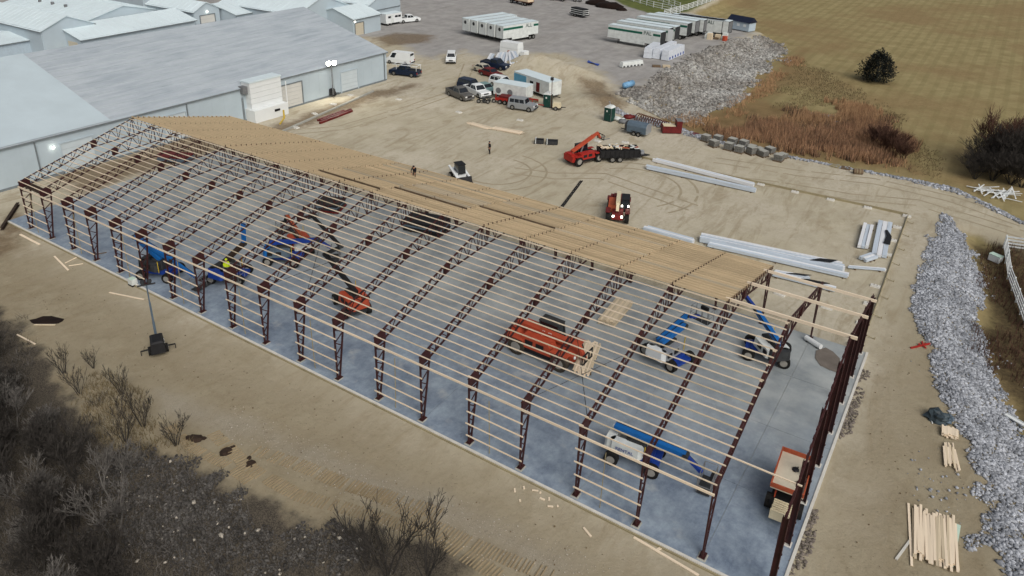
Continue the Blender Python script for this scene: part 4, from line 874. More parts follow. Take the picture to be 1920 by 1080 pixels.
def telehandler(name, label, p, rz, boom, m, boomm, cabside=1, z=-.15, txt=None, forks=True, lit=False, tyr='tyre', S=1.0, dm=None):
    t = thing(name, label, 'telehandler', (p[0], p[1], z), rz); t.scale = (S, S, S); dm = dm or m
    MB().prism([(-2.4,.55),(2.3,.55),(2.3,1.0),(1.4,1.15),(-1.6,1.15),(-2.0,1.6),(-2.4,1.5)][::-1], 'y', -.55, .55).build('chassis', m, t)
    MB().taper((-1.3,1.0,-cabside*.6-.45,-cabside*.6+.45,.75),(-1.2,.8,-cabside*.6-.42,-cabside*.6+.4,1.5)).build('engine_cover', dm, t)
    MB().box(-2.5,-2.0,-.9,.9,.6,1.35).build('counterweight', m, t)
    for xx in (-.9, -.1): MB().box(xx, xx+.55, -cabside*1.06-.02, -cabside*1.06+.02, 1.0, 1.35).build('vent', 'black_metal', t)
    MB().box(-1.0, .9, -cabside*.9-.1, -cabside*.9+.1, .45, .72).build('step', 'black_metal', t)
    for x in (-1.55, 1.6):
        for s in (-1, 1): wheel(t, x, s*.95, .6, .6, .42, tyr, 'rim_white')
        MB().box(x-.1, x+.1, -.9, .9, .5, .7).build('axle', 'dark_grey', t)
    mb = MB()
    for s in (-1, 1):
        mb.box(1.0, 2.2, s*.98-.24, s*.98+.24, 1.24, 1.3); mb.box(-2.1,-1.0, s*.98-.24, s*.98+.24, 1.24, 1.3)
    mb.build('mudguard', m, t)
    y = cabside*.68
    cb = MB(); cb.taper((-.7,.8,y-.4,y+.4,.95),(-.65,.65,y-.36,y+.36,2.15)); cb.build('cab', 'glass', t)
    pm = MB(); c4 = [(-.7,.8),(-.65,.65)]
    for sx in (0, 1):
        for sy in (-1, 1): pm.beam(([-.72,.82][sx], y+sy*.41, .95), ([-.67,.67][sx], y+sy*.37, 2.15), .07, .07, (0,1,0))
    pm.box(-.74,.74,y-.42,y+.42,2.15,2.23); pm.box(-.76,.86,y-.44,y+.44,.85,.97); pm.build('cab_frame', 'dark_grey' if not lit else 'black_metal', t)
    a, e = boom; r0 = Vector((-2.0, -cabside*.05, 1.75)); d = Vector((math.cos(a), 0, math.sin(a)))
    MB().beam(r0, r0+d*3.6, .34, .42, (0,1,0)).build('boom', boomm, t); MB().beam(r0+d*3.4, r0+d*(3.6+e), .26, .32, (0,1,0)).build('boom_extension', boomm, t)
    tip = r0+d*(3.6+e)
    MB().beam(tip-d*.1, tip+Vector((.35,0,-.75)), .24, .3, (0,1,0)).build('boom_head', boomm, t)
    MB().beam((-.6,-cabside*.05,1.1), r0+d*1.9-Vector((0,0,.2)), .14, .14, (0,1,0)).build('lift_cylinder', 'chrome', t)
    if forks:
        f = tip+Vector((.45,0,-.85)); k = MB()
        k.box(f.x,f.x+.08,-.7,.7,f.z-.1,f.z); k.box(f.x,f.x+.08,-.7,.7,f.z+.55,f.z+.63)
        for yy in (-.65,-.25,.25,.65): k.box(f.x+.01,f.x+.07,yy-.04,yy+.04,f.z-.02,f.z+.6)
        k.build('fork_carriage', 'black_metal', t)
        for yy in (-.4,.4): MB().box(f.x+.09,f.x+1.2,yy-.06,yy+.06,f.z-.14,f.z-.08).build('fork', 'mid_grey', t)
    for s in (-1, 1):
        MB().blob((2.36, s*.42, .95), (.09,.12,.12), jit=0).build('headlight', 'lamp_small' if lit else 'headlight', t, True)
        if lit: MB().blob((.85, y+s*.32, 1.5), (.07,.09,.09), jit=0).build('work_light', 'lamp_small', t, True)
    if txt: text(txt, .5, 'white_paint', t, Matrix.Translation(r0+d*2.2+Vector((0,-.2 ,-.1))) @ Matrix.Rotation(-a, 4, 'Y') @ Matrix.Rotation(math.pi/2, 4, 'X'))
    return t
p = (-15.40, 10.74); q = (-12.63, 10.67)
telehandler('telehandler', 'large orange telehandler carrying a stack of boards on the slab', p, hd(p, q), (-.03,.9), 'orange', 'orange', 1, 0, 'JLG', True, False, 'tyre_dusty', 1.12)
p = (-31.22, 47.48); q = (-30.17, 49.80)
telehandler('telehandler', 'orange red telehandler with boom raised beside the debris trailer', p, hd(p, q), (.42,.8), 'red_paint', 'orange', 1, -.15, None, True, False, 'tyre', .95, 'red_paint')
p = (-21.35, 35.86); q = (-20.01, 32.61)
telehandler('telehandler', 'red telehandler with cream boom and lit headlights facing the camera', p, hd(p, q), (.1,.0), 'dark_red', 'cream', 1, -.15, None, False, True, 'tyre', .98, 'orange_dusty')
# scissor lift by the end wall
p = (2.35, 6.96); q = (2.24, 10.75)
t = thing('scissor_lift', 'dusty orange scissor lift with tan deck parked inside the end wall', 'scissor lift', (*(2.56, 6.68), 0), hd(p, q)+.03)
MB().box(-1.5,1.6,-.75,.75,.4,.75).build('chassis', 'black_metal', t)
for x in (-1.1, 1.2):
    for s in (-1, 1): wheel(t, x, s*.8, .42, .42, .34)
mb = MB()
for i in range(4):
    for s in (-1, 1): mb.beam((-1.2,s*.55,.85+i*.18),(1.3,s*.55,1.0+i*.18),.06,.08)
mb.build('scissor_arms', 'orange', t)
MB().box(-1.45,1.75,-.85,.85,1.6,1.68).build('platform', 'tan_door', t)
mb = MB(); mb.box(-1.47,-1.4,-.87,.87,1.68,1.95); mb.box(1.72,1.79,-.87,.87,1.68,1.95); mb.box(-1.4,1.72,-.87,-.8,1.68,1.95); mb.box(-1.4,1.72,.8,.87,1.68,1.95); mb.build('platform_rail', 'orange_dusty', t)
mb = MB(); mb.box(-2.5,-1.5,-.55,.55,.5,.62); mb.box(-2.5,-2.4,-.55,.55,.62,1.1)
for i in range(5): mb.box(-2.35+i*.17,-2.27+i*.17,-.5,.5,1.05,1.12)
mb.build('ladder_step', 'cream', t)
for i in range(7):
    a = (U(-.7,.7), U(-.6,.5)); MB().beam((a[0],a[1],1.71),(a[0]+U(-.6,.6),a[1]+U(-.2,.3),1.72),.05,.03).build('debris', 'dark_wood', t)
MB().blob((.5,-.1,1.72),(.22,.2,.08)).build('debris', 'black_metal', t)
# skid steer behind the roof
p = (-39.84, 34.06); q = (-42.20, 35.54)
t = thing('skid_steer', 'white and black skid steer loader parked behind the timber roof', 'loader', (p[0], p[1], -.15), hd(p, q)+math.pi)
MB().taper((-1.5,.6,-.6,.6,.4),(-1.45,.5,-.58,.58,1.1)).build('body', 'white_paint', t); MB().taper((-.6,.7,-.45,.45,1.0),(-.55,.55,-.42,.42,2.0)).build('cab', 'glass', t)
MB().box(-.62,.6,-.5,.5,2.0,2.08).build('cab_roof', 'black_metal', t)
for s in (-1, 1): MB().beam((-1.5,s*.7,1.35),(1.2,s*.7,.75),.14,.22,(0,1,0)).build('lift_arm', 'white_paint', t)
for x in (-.8,.45):
    for s in (-1, 1): wheel(t, x, s*.72, .42, .42, .3)
MB().prism([(1.2,.1),(2.0,.1),(1.5,.35),(1.3,.85),(1.2,.85)][::-1], 'y', -.9, .9).build('bucket', 'black_metal', t)

# ------------------------------------------------------------------ trailers and small plant in the yard
a, b = (-29.55, 48.69), (-26.28, 51.28); L = 4.9; c = mid(a, b)
t = thing('dump_trailer', 'black dump trailer heaped with scrap boards beside the orange telehandler', 'trailer', (c[0]-.3, c[1]+.6, -.15), ang(a, b))
mb = MB(); mb.box(-L/2,L/2,-1,1,.55,.7); mb.box(-L/2,L/2,-1.02,-.94,.7,1.5); mb.box(-L/2,L/2,.94,1.02,.7,1.5); mb.box(-L/2,-L/2+.08,-.94,.94,.7,1.5); mb.box(L/2-.08,L/2,-.94,.94,.7,1.5); mb.build('bed', 'black_metal', t)
mb = MB()
for i in range(9): mb.box(-L/2+.1+i*.58,-L/2+.2+i*.58,-1.08,-1.02,.6,1.5)
mb.build('stake', 'black_metal', t)
for i in range(34):
    x, y = U(-2.1,2.1), U(-.8,.8); aa = U(0,3.1); MB().beam((x,y,1.35+U(0,.3)),(x+math.cos(aa)*U(.3,.9),y+math.sin(aa)*U(.2,.5),1.4+U(0,.35)),U(.1,.3),.06).build('scrap_board', random.choice(['pine','cream','white_dirty','pine_grey','orange_dusty']), t)
for i in range(2):
    for s in (-1, 1): wheel(t, -.9+i*.9, s*1.05, .38, .38, .24)
MB().add([(L/2,-.8,.6),(L/2,.8,.6),(L/2+1.5,0,.45),(L/2,-.8,.72),(L/2,.8,.72),(L/2+1.5,0,.55)],[(0,2,1),(3,4,5),(0,3,5,2),(1,2,5,4),(0,1,4,3)]).build('hitch_frame', 'black_metal', t)
MB().box(L/2+.3,L/2+.7,-.3,.3,.72,1.1).build('tool_box', 'silver', t)
p = (-30.16, 60.07)
t = thing('tank_trailer', 'grey enclosed tandem trailer with rounded roof left of the red skid box', 'trailer', (p[0], p[1]+.6, -.15), ang((-31.38, 60.25), (-28.55, 60.19))+math.pi); t.scale = (.86, .86, .86)
pr = [(-.9,.5),(.9,.5),(.95,1.5),(.75,1.9),(.3,2.05),(-.3,2.05),(-.75,1.9),(-.95,1.5)]
MB().prism(pr, 'x', -1.9, 1.3).build('shell', 'tank_grey', t); MB().prism([(a*.92,.5+(z-.5)*.9) for a, z in pr], 'x', 1.3, 1.7).build('nose', 'dark_grey', t); MB().prism([(a*1.01,.5+(z-.5)*1.005) for a, z in pr], 'x', -1.93, -1.85).build('rear_band', 'silver', t)
for i in range(2):
    for s in (-1, 1): wheel(t, -.7+i*.75, s*.92, .34, .34, .22)
MB().box(-1.2,.5,-1.06,-.88,.72,.78).box(-1.2,.5,.88,1.06,.72,.78).build('mudguard', 'dark_grey', t); MB().box(1.7,2.7,-.05,.05,.42,.52).build('tow_bar', 'black_metal', t)
p = (-26.69, 63.67)
t = thing('skid_box', 'red steel skid box with a high end and a pale lid', 'skid box', (p[0], p[1]+.5, -.15), .55)
MB().box(-1.3,.5,-.7,.7,.1,1.0).build('tray', 'dark_red', t); MB().box(.5,1.2,-.7,.7,.1,1.75).build('tower', 'dark_red', t); MB().box(-1.2,.4,-.6,.6,1.0,1.06).build('lid', 'cream', t); MB().box(.5,1.2,-.7,.7,1.75,1.8).build('cap', 'mid_grey', t); MB().box(-1.3,1.2,-.5,-.4,0,.1).box(-1.3,1.2,.4,.5,0,.1).build('runner', 'black_metal', t)
def potty(label, p, rz):
    t = thing('portable_toilet', label, 'portable toilet', (p[0], p[1], -.15), rz)
    MB().box(-.55,.55,-.55,.55,.08,1.95).build('cabin', 'potty_green', t); MB().taper((-.6,.6,-.6,.6,1.95),(-.3,.3,-.5,.5,2.2)).build('roof', 'white_dirty', t); MB().box(-.6,.6,-.6,.6,0,.08).build('skid', 'dark_grey', t)
    d = MB().box(-.4,.4,-.585,-.55,.15,1.85).build('door', 'potty_green', t); MB().box(-.2,.0,-.6,-.585,1.35,1.6).build('sign', 'white_dirty', d); MB().box(.28,.33,-.6,-.585,1.0,1.15).build('handle', 'mid_grey', d)
    for s in (-1, 1): MB().box(s*.55-.02,s*.55+.02,-.58,-.5,.1,1.95).build('corner_post', 'mid_grey', t)
potty('dark green portable toilet beside the site office trailer', (-45.89, 64.54), .2); potty('dark green portable toilet at the foot of the riprap', (-35.68, 63.88), -.1)
p = (-44.04, 63.94)
t = thing('generator_cart', 'small cream two-wheeled generator cart beside the portable toilet', 'generator', (p[0], p[1], -.15), .3)
MB().taper((-.6,.6,-.4,.4,.4),(-.5,.5,-.35,.35,1.1)).build('housing', 'cream', t); MB().box(.6,1.3,-.04,.04,.42,.5).build('tow_bar', 'black_metal', t); MB().box(-.7,.7,-.42,.42,.32,.42).build('frame', 'black_metal', t)
for s in (-1, 1): wheel(t, -.1, s*.45, .3, .3, .16)
MB().tube((-.9,.5,0),(-1.0,.5,4.4),.05,6).build('lamp_pole', 'rust', t); MB().box(-1.2,-.8,.3,.7,4.2,4.6).build('lamp_head', 'dark_grey', t)
def light_tower(label, p, rz, h, lit, lean=(0,0)):
    t = thing('light_tower', label, 'light tower', (p[0], p[1], -.15), rz)
    MB().taper((-.8,.7,-.5,.5,.35),(-.7,.6,-.42,.42,1.15)).build('generator', 'black_metal', t)
    MB().taper((-.72,.6,-.44,.44,1.15),(-.6,.5,-.3,.3,1.25)).build('hood', 'black_metal', t)
    for s in (-1, 1): wheel(t, -.1, s*.58, .32, .32, .18)
    MB().box(.7,1.6,-.05,.05,.35,.43).build('tow_bar', 'black_metal', t)
    for s in (-1, 1): MB().beam((0,s*.5,.4),(0,s*1.15,.38),.08,.08).tube((0,s*1.15,.02),(0,s*1.15,.42),.03,5).build('outrigger', 'black_metal', t)
    MB().tube((.85,0,.4),(.85,0,h*.4),.09,8).tube((.85,0,h*.4),(.85,0,h*.72),.07,8).tube((.85,0,h*.72),(.85,0,h),.05,8).build('mast', 'tank_grey' if not lit else 'mid_grey', t)
    if lit: MB().tube((.85,.28,.4),(.85,.05,h),.025,5).build('stay', 'mid_grey', t)
    MB().box(.8,.9,-.6,.6,h-.05,h+.03).build('lamp_bar', 'dark_grey', t)
    for s in (-1, 1):
        k_ = .36 if lit else .17; hs_ = MB().tube((.72,s*(k_+.06),h+k_),(1.0,s*(k_+.06),h+k_),k_*.6,12,k_).build('floodlight', 'dark_grey', t)
        MB().tube((1.0,s*(k_+.06),h+k_),(1.06,s*(k_+.06),h+k_),k_*.95,12,k_*.8).build('lens', 'lamp_lit' if lit else 'lamp_off', hs_)
    if not lit: text('MAG', .2, 'white_paint', t, face_m((-.05,-.485,.72), 0)); MB().tube((-.05,-.49,.98),(-.05,-.475,.98),.11,10).build('emblem', 'white_paint', t)
    return t
tl = light_tower('black towable light tower with tall thin mast standing on the near sand', (-38.50, -4.89), math.radians(155), 5.15, False)
tl.rotation_euler = (0,0,math.radians(150))
lt = light_tower('lit light tower with two bright floodlights beside the warehouse wall', (-75.17, 49.80), math.radians(-28), 4.9, True)
pl_ = bpy.data.lights.new('floodlight_beam', 'SPOT'); pl_.energy = 900; pl_.spot_size = math.radians(120); pl_.color = (1,.95,.82); pl_.shadow_soft_size = .2
po = bpy.data.objects.new('floodlight_beam', pl_); COL.objects.link(po); po.parent = lt; po.location = (1.15, 0, 5.1); po.rotation_euler = (0, math.radians(-55), 0)

# ------------------------------------------------------------------ timber, panel bundles and site clutter
def plank_pile(name, label, p, rz, n, L, wd, lay=1, jit=.15, m='pine', z=None, cat='lumber', th=.045, pw=.16):
    t = thing(name, label, cat, (p[0], p[1], hz_p(p) if z is None else z), rz)
    for k in range(lay):
        for i in range(n):
            y = -wd/2+wd*(i+.5+(.45 if k % 2 else 0))/n; l = L*U(.86, 1.0); ox = U(-jit, jit); a = U(-.015,.015)*jit*4
            b = MB(); b.beam((ox-l/2, y-a*l, .06+k*(th+.01)+U(0,.02)), (ox+l/2, y+a*l, .06+k*(th+.01)+U(0,.02)), pw if pw < wd/n*1.2 else wd/n*1.0, th); b.build('plank', m if R() < .75 else 'pine_grey', t)
    for x in (-L*.3, L*.3): MB().box(x-.05, x+.05, -wd/2, wd/2, 0, .05).build('bearer', 'old_wood', t)
    return t
p = (9.80, 8.46); q = (9.10, 10.87); rz_ = ang(p, q)
lp = plank_pile('lumber_pile', 'large fanned pile of pale pine boards on the sand in the bottom right corner', p, math.radians(96), 16, 3.7, 2.05, 3, .3)
a, b = (8.30, 10.32), (9.00, 5.79); MB().beam((0,0,.05),(b[0]-a[0],b[1]-a[1],.05),.12,.05).build('loose_board', 'pine', None, loc=(a[0],a[1],-.15)); tag(bpy.context.scene.objects[-1] if False else COL.objects[-1], 'single pine board lying along the left side of the big lumber pile', 'board')
def board(label, a, b, w=.12, h=.05, m='pine', z=None, cat='board', name='loose_board'):
    o = MB().beam((0,0,h/2),(b[0]-a[0],b[1]-a[1],h/2),w,h).build(name, m, None, loc=(a[0],a[1],(max(hz_p(a),hz_p(b)) if z is None else z)+.012)); return tag(o, label, cat, 'loose boards on the ground')
board('grey board leaning away from the big lumber pile at its left', (8.28, 5.77), (8.75, 7.65), .12, .06, 'concrete_white')
board('wide whitish board on the right edge of the big lumber pile', (10.65, 6.93), (10.74, 10.19), .26, .05, 'pale_green')
plank_pile('lumber_pile', 'small splayed pile of short boards beside the riprap at right', (9.93, 15.86), math.radians(100), 9, 2.0, .75, 2, .4)
plank_pile('lumber_stack', 'short block of cut boards on a dark pallet beside the riprap', (9.72, 18.16), math.radians(95), 8, .9, .9, 4, .12)
t = thing('tarp_heap', 'crumpled dark grey tarp heap beside the riprap', 'tarp', (*(8.90, 19.30), -.15)); MB().blob((0,0,.25),(.75,.6,.45),seg=11,rings=7,jit=.28).build('folds', 'tarp', t); MB().blob((.55,.15,.2),(.4,.35,.3),seg=9,rings=6,jit=.3).build('folds', 'tank_grey', t)
board('thin white stick leaning at the dark tarp heap', (8.32, 19.85), (8.69, 18.65), .05, .05, 'white_paint')
t = thing('survey_stake', 'red broken marker post lying on the sand before the riprap', 'marker', (*(6.98, 27.84), -.15), .9)
MB().beam((-.9,0,.06),(.9,0,.1),.12,.1).build('post', 'red_paint', t)
for i in range(6): MB().beam((U(-.1,.6),0,.1),(U(-.1,.7),U(-.45,.45),.1),.1,.06).build('flag_strip', 'red_paint', t)
board('pine plank on the sand left of the near light tower mast', (-49.03, -2.24), (-45.77, -1.26)); board('old plank on the sand beside the slab corner', (-65.61, -1.02), (-62.10, -1.06), .2); board('short pine board on the sand near the third column', (-58.77, -1.48), (-55.35, -2.14), .14)
board('thin pine strip lying near the crossed boards', (-56.77, -1.63), (-56.99, -0.34), .08); board('small pine strip among the crossed boards', (-56.04, -1.70), (-55.40, -0.78), .07)
board('pine board near the dark pit', (-48.97, -9.60), (-46.65, -9.47), .1); board('board along the edge of the dark pit', (-49.23, -8.21), (-47.92, -7.29), .1, .06, 'pine_grey')
board('pine offcut on the sand below the last girts', (-5.93, -1.58), (-5.33, -1.89), .12); board('long pine board beside the slab edge at the bottom', (-3.45, -0.63), (0.21, -0.96), .14); board('second long board overlapping it at the slab edge', (-0.34, -0.19), (1.10, -0.35), .12, .05, 'pine_grey')
board('weathered stake board leaning at the slab edge', (-2.11, -0.69), (-1.93, -0.33), .14); board('short brown plank by the sixteenth column', (-55.94, 0.56), (-55.39, 1.44), .1, .05, 'old_wood', 0.0)
t = thing('steel_offcut', 'dark steel beam lying across the spoil at the back slab corner', 'steel beam', (*(-70.17, 0.35), -.1), ang((-67.98, -1.31), (-71.88, 1.92))); MB().box(-3.0,3.0,-.14,.14,.25,.3).box(-3.0,3.0,-.02,.02,.05,.25).box(-3.0,3.0,-.14,.14,0,.05).build('flange', 'dark_wood', t)
for i in range(9):
    p = ((-9.06, -1.39)[0]-1.3+i*.32, (-9.06, -1.39)[1]+U(-.6,.7)); a = U(0,3.14); l = U(.06,.2)
    tag(MB().beam((-math.cos(a)*l,-math.sin(a)*l,.03),(math.cos(a)*l,math.sin(a)*l,.03),.09,.045).build('wood_offcut', 'pine', None, loc=(p[0],p[1],hz_p(p)+.01)), 'small pine offcut outside the third column, %s from the left in its scatter' % ORD[i], 'offcut', 'scattered pine offcuts')
t = thing('excavated_pit', 'dark oval pit in the sand at left', 'pit', (*(-49.10, -7.31), hz_p((-49.10, -7.31)))); MB().prism([(1.25*math.cos(i*.524)*(1+.12*math.sin(i*2.3)), .62*math.sin(i*.524)*(1+.1*math.cos(i*1.7))) for i in range(12)], 'z', -.02, .022).build('pit_floor', 'hole_dark', t)
t.rotation_euler = (0,0,.55)
for i, q in enumerate([(-28.77, -9.05), (-26.27, -8.77), (-24.27, -8.56)]):
    t = thing('mud_clod', 'dark clod of mud on the sand above the bank, %s from the left' % ORD[i], 'mud clod', (q[0], q[1], hz_p(q)), .3+i); MB().blob((0,0,.02),(.55-.15*i,.3,.14),seg=11,rings=6,jit=.35).build('lump', 'dark_wood', t); MB().blob((.5,.15,.01),(.2,.14,.08),seg=8,rings=5,jit=.35).build('lump', 'dark_wood', t)
# lumber inside the frame
plank_pile('lumber_stack', 'wide bundle of boards standing on the slab beyond the orange telehandler', (-13.48, 18.58), ang((-13.49, 17.01), (-13.65, 20.71)), 9, 4.0, 1.3, 7, .08, 'pine_grey', 0.0)
tp = plank_pile('lumber_stack', 'loose stack of boards on the forks of the large orange telehandler', (-12.28, 11.27), ang((-12.20, 10.23), (-13.27, 14.19)), 9, 3.9, 1.15, 4, .25, 'pine', .55)
for x, y in ((-1, .45), (1, .45), (-1, -.45), (1, -.45)): MB().box(x-.05, x+.05, y-.05, y+.05, -.55, .0).build('trestle_leg', 'old_wood', tp)
def dark_stack(label, p, rz, L, Wd, n):
    t = thing('steel_stack', label, 'steel stack', (p[0], p[1], 0), rz)
    for i in range(n): MB().box(-L/2*U(.9,1), L/2*U(.9,1), -Wd/2, Wd/2, .1+i*.22, .1+i*.22+.17).build('layer', random.choice(['dark_grey','black_metal','tank_grey','dark_red']), t)
    MB().box(-L*.3,-L*.25,-Wd/2,Wd/2,0,.1).box(L*.25,L*.3,-Wd/2,Wd/2,0,.1).build('bearer', 'old_wood', t)
dark_stack('dark stack of steel on the slab under the ridge left of centre', (-45.81, 19.86), .35, 2.6, 2.2, 4); dark_stack('dark grey stack of steel on the slab under the ridge near centre', (-34.97, 21.86), .2, 4.2, 2.4, 5); dark_stack('rusty stack of steel on the dirt in the far bays', (-70.41, 19.29), .4, 4.0, 1.8, 3)
t = thing('white_crate', 'small white crate on the kerb beside the fourteenth column', 'crate', (*(-48.53, -0.41), -.1)); MB().box(-.3,.3,-.25,.25,.12,.6).build('box', 'white_dirty', t); MB().box(-.32,.32,-.27,.27,.0,.12).build('base', 'black_metal', t); MB().box(-.25,.25,-.2,.2,.6,.64).build('lid', 'pale_green', t)
t = thing('white_tank', 'small white cylinder lying at the slab corner inside the end wall', 'cylinder', (*(0.33, 23.24), 0), -.5); MB().tube((-.7,0,.22),(.7,0,.22),.2,10).build('shell', 'white_paint', t); MB().box(-.5,-.4,-.2,.2,0,.08).build('cradle', 'dark_grey', t); MB().box(.4,.5,-.2,.2,0,.08).build('cradle', 'dark_grey', t)
# perimeter forms with footings for the next building
cor = (3.01, 52.97); far_ = (-26.33, 52.36); low = (3.28, 25.08)
def footing(label, p, rz, lng=.8, w=.5):
    t = thing('concrete_footing', label, 'footing', (p[0], p[1], -.15), rz, 'footings along the form boards'); MB().taper((-lng/2,lng/2,-w/2,w/2,-.02),(-lng/2+.03,lng/2-.03,-w/2+.03,w/2-.03,.14)).build('pad', 'concrete_white', t)
    MB().tube((-.12,0,.14),(-.12,0,.24),.02,5).tube((.12,0,.14),(.12,0,.24),.02,5).build('anchor_bolt', 'rust', t)
nb = 9
for i in range(nb):
    p = (cor[0]+(far_[0]-cor[0])*i/(nb-1), cor[1]+(far_[1]-cor[1])*i/(nb-1)); footing('white concrete footing, %s from the yard corner along the back form boards' % ORD[i], p, ang(far_, cor))
    if i < nb-1:
        p2 = (cor[0]+(far_[0]-cor[0])*(i+1)/(nb-1), cor[1]+(far_[1]-cor[1])*(i+1)/(nb-1))
        o = MB().beam((0,.35,.12),(p2[0]-p[0],p2[1]-p[1]+.35,.12),.06,.26).build('form_board', 'form_wood', None, loc=(p[0],p[1],-.16)); tag(o, 'long form board, %s from the yard corner along the back line' % ORD[i], 'form board', 'form boards of the next building')
nb = 9
for i in range(1, nb):
    p = (cor[0]+(low[0]-cor[0])*i/(nb-1), cor[1]+(low[1]-cor[1])*i/(nb-1)); footing('white concrete footing, %s below the yard corner along the right form boards' % ORD[i-1], (p[0]-.45, p[1]), 0)
for i in range(nb-1):
    p = (cor[0]+(low[0]-cor[0])*i/(nb-1), cor[1]+(low[1]-cor[1])*i/(nb-1)); p2 = (cor[0]+(low[0]-cor[0])*(i+1)/(nb-1), cor[1]+(low[1]-cor[1])*(i+1)/(nb-1))
    o = MB().beam((.1,0,.1),(p2[0]-p[0]+.1,p2[1]-p[1],.1),.05,.22).build('form_board', 'form_wood', None, loc=(p[0],p[1],-.16)); tag(o, 'form board, %s below the yard corner on the right line' % ORD[i], 'form board', 'form boards of the next building')
    k = thing('stake_brace', 'diagonal stake brace outside the %s right hand form board' % ORD[i], 'brace', ((p[0]+p2[0])/2, (p[1]+p2[1])/2, -.15), 0, 'form board braces'); MB().beam((.15,0,.2),(.75,.1,.02),.05,.04).build('brace', 'form_wood', k); MB().box(.72,.77,.06,.12,-.05,.2).build('stake', 'form_wood', k)
for i, p in enumerate([(-3.65, 29.50), (0.04, 29.57), (-7.97, 31.66), (-33.13, 55.06), (-29.96, 56.61), (-45.73, 56.51), (-54.76, 54.46), (-65.71, 54.32), (-73.10, 51.69), (-71.83, 46.74), (-70.64, 41.85), (-68.21, 36.06)]):
    footing('lone white footing on the sand, %s of those set apart from the form boards' % ORD[i], p, U(-.3,.3), .9, .6)
# long panel bundles in the yard
def bundle(label, a, b, w, h, m='panel_white', n=4, wrap=None, film=None, zz=None):
    L = math.dist(a, b); c = mid(a, b); t = thing('panel_bundle', label, 'panel bundle', (c[0], c[1], (hz_p(c) if zz is None else zz)), ang(a, b), 'bundles of metal panels')
    for i in range(n):
        y = -w/2+w*(i+.5)/n
        MB().box(-L/2+U(-.25,.1), L/2+U(-.1,.25), y-w/n*.46, y+w/n*.46, .12, .12+h*U(.75,1.05)).build('panel', m if i % 2 else ('panel_blue' if m == 'panel_white' else 'panel_white'), t)
    for k in range(max(2, int(L/3))): x = -L/2+.4+(L-.8)*k/max(1, int(L/3)-1+ (1 if int(L/3) < 2 else 0)); MB().box(x-.06, x+.06, -w/2-.08, w/2+.08, 0, .11).build('bearer', 'old_wood', t)
    if film:
        x0, x1 = film; f = MB(); zt = .12+h*1.06
        pts = [(x0*L, -w/2), (x1*L, -w*.1), (x1*L+.5, w*.55), (x0*L+.8, w*.2)]; f.prism(pts, 'z', zt, zt+.05); f.build('torn_film', 'black_metal', t)
    return t
bundle('long bundle of pale blue panels lying farthest back in the yard', (-24.21, 52.56), (-12.23, 51.66), .8, .35, 'panel_blue', 3); bundle('long bundle of white panels next to the farthest back one', (-23.98, 49.73), (-11.56, 50.12), .75, .4, 'panel_white', 3)
bundle('short bundle of panels just beyond the timber roof edge', (-17.66, 34.28), (-12.90, 34.20), .8, .35, 'panel_white', 3)
bundle('longest bundle of white panels with torn black film at its right end', (-12.38, 35.24), (-0.19, 36.82), 1.1, .5, 'panel_white', 4, film=(.28,.42)); bundle('narrow bundle of panels close behind the longest one', (-11.39, 34.61), (0.52, 35.82), .7, .3, 'panel_white', 2)
bundle('white panel bundle with wrinkled black film half hidden by the roof corner', (-5.01, 32.36), (0.05, 32.64), .6, .3, 'panel_white', 2, film=(-.1,.3)); bundle('thin white panels lying beneath the wrinkled film', (-4.87, 33.03), (-2.31, 33.59), .5, .15, 'panel_white', 2, film=(-.2,.4))
bundle('short upright bundle of pale panels left of the black filmed stack', (0.57, 42.45), (0.20, 47.61), .95, .35, 'panel_blue', 3); t = bundle('stack of white panels with black film peeling off its right side', (2.09, 41.47), (1.46, 49.55), 1.3, .3, 'panel_white', 3)
f = MB(); f.prism([(-1.7,-.72),(-1.6,-.15),(.2,-.3),(1.5,-.1),(1.6,-.3),(.3,-.75)], 'z', .47, .52); f.build('torn_film', 'black_metal', t)
bundle('small square stack of white panels near the yard corner', (1.09, 39.89), (1.70, 41.07), .8, .3, 'panel_white', 3); bundle('narrow white panel strip lying across near the form boards', (0.32, 37.65), (2.91, 38.89), .35, .15, 'panel_white', 2)
# panel bundles behind the navy pickup
for i, (a, b) in enumerate([((-65.88, 78.05),(-69.68, 85.63)), ((-64.63, 78.52),(-68.73, 86.87)), ((-63.46, 78.93),(-67.95, 86.93)), ((-62.44, 79.23),(-66.56, 86.41)), ((-61.12, 78.85),(-65.89, 85.89)), ((-60.23, 79.52),(-65.07, 85.49))]):
    bundle('white panel bundle laid side by side behind the navy pickup, %s from the left' % ORD[i], a, b, .9, .5, 'panel_white', 2)
# wrapped bundles on the gravel lot
def wrapped(label, a, b, w, h, m='wrap', band='deep_blue', bands=5, step=False):
    L = math.dist(a, b); c = mid(a, b); t = thing('wrapped_bundle', label, 'wrapped bundle', (c[0], c[1], -.15), ang(a, b), 'wrapped building material bundles')
    MB().taper((-L/2,L/2,-w/2,w/2,.1),(-L/2+.05,L/2-.05,-w/2+.06,w/2-.06,h*.52)).build('lower_pack', m, t); MB().taper((-L/2+.04,L/2-.04,-w/2+.03,w/2-.03,h*.54),(-L/2+.15,L/2-.12,-w/2+.12,w/2-.12,h)).build('upper_pack', m, t)
    for k in range(bands): x = -L/2+L*(k+.5)/bands; MB().box(x-.22,x+.22,-w/2-.012,-w/2+.05,h*.12,h*.36).build('printed_mark', band, t)
    MB().box(-L/2+.2,-L/2+.35,-w/2,w/2,0,.1).box(L/2-.35,L/2-.2,-w/2,w/2,0,.1).build('bearer', 'old_wood', t); return t
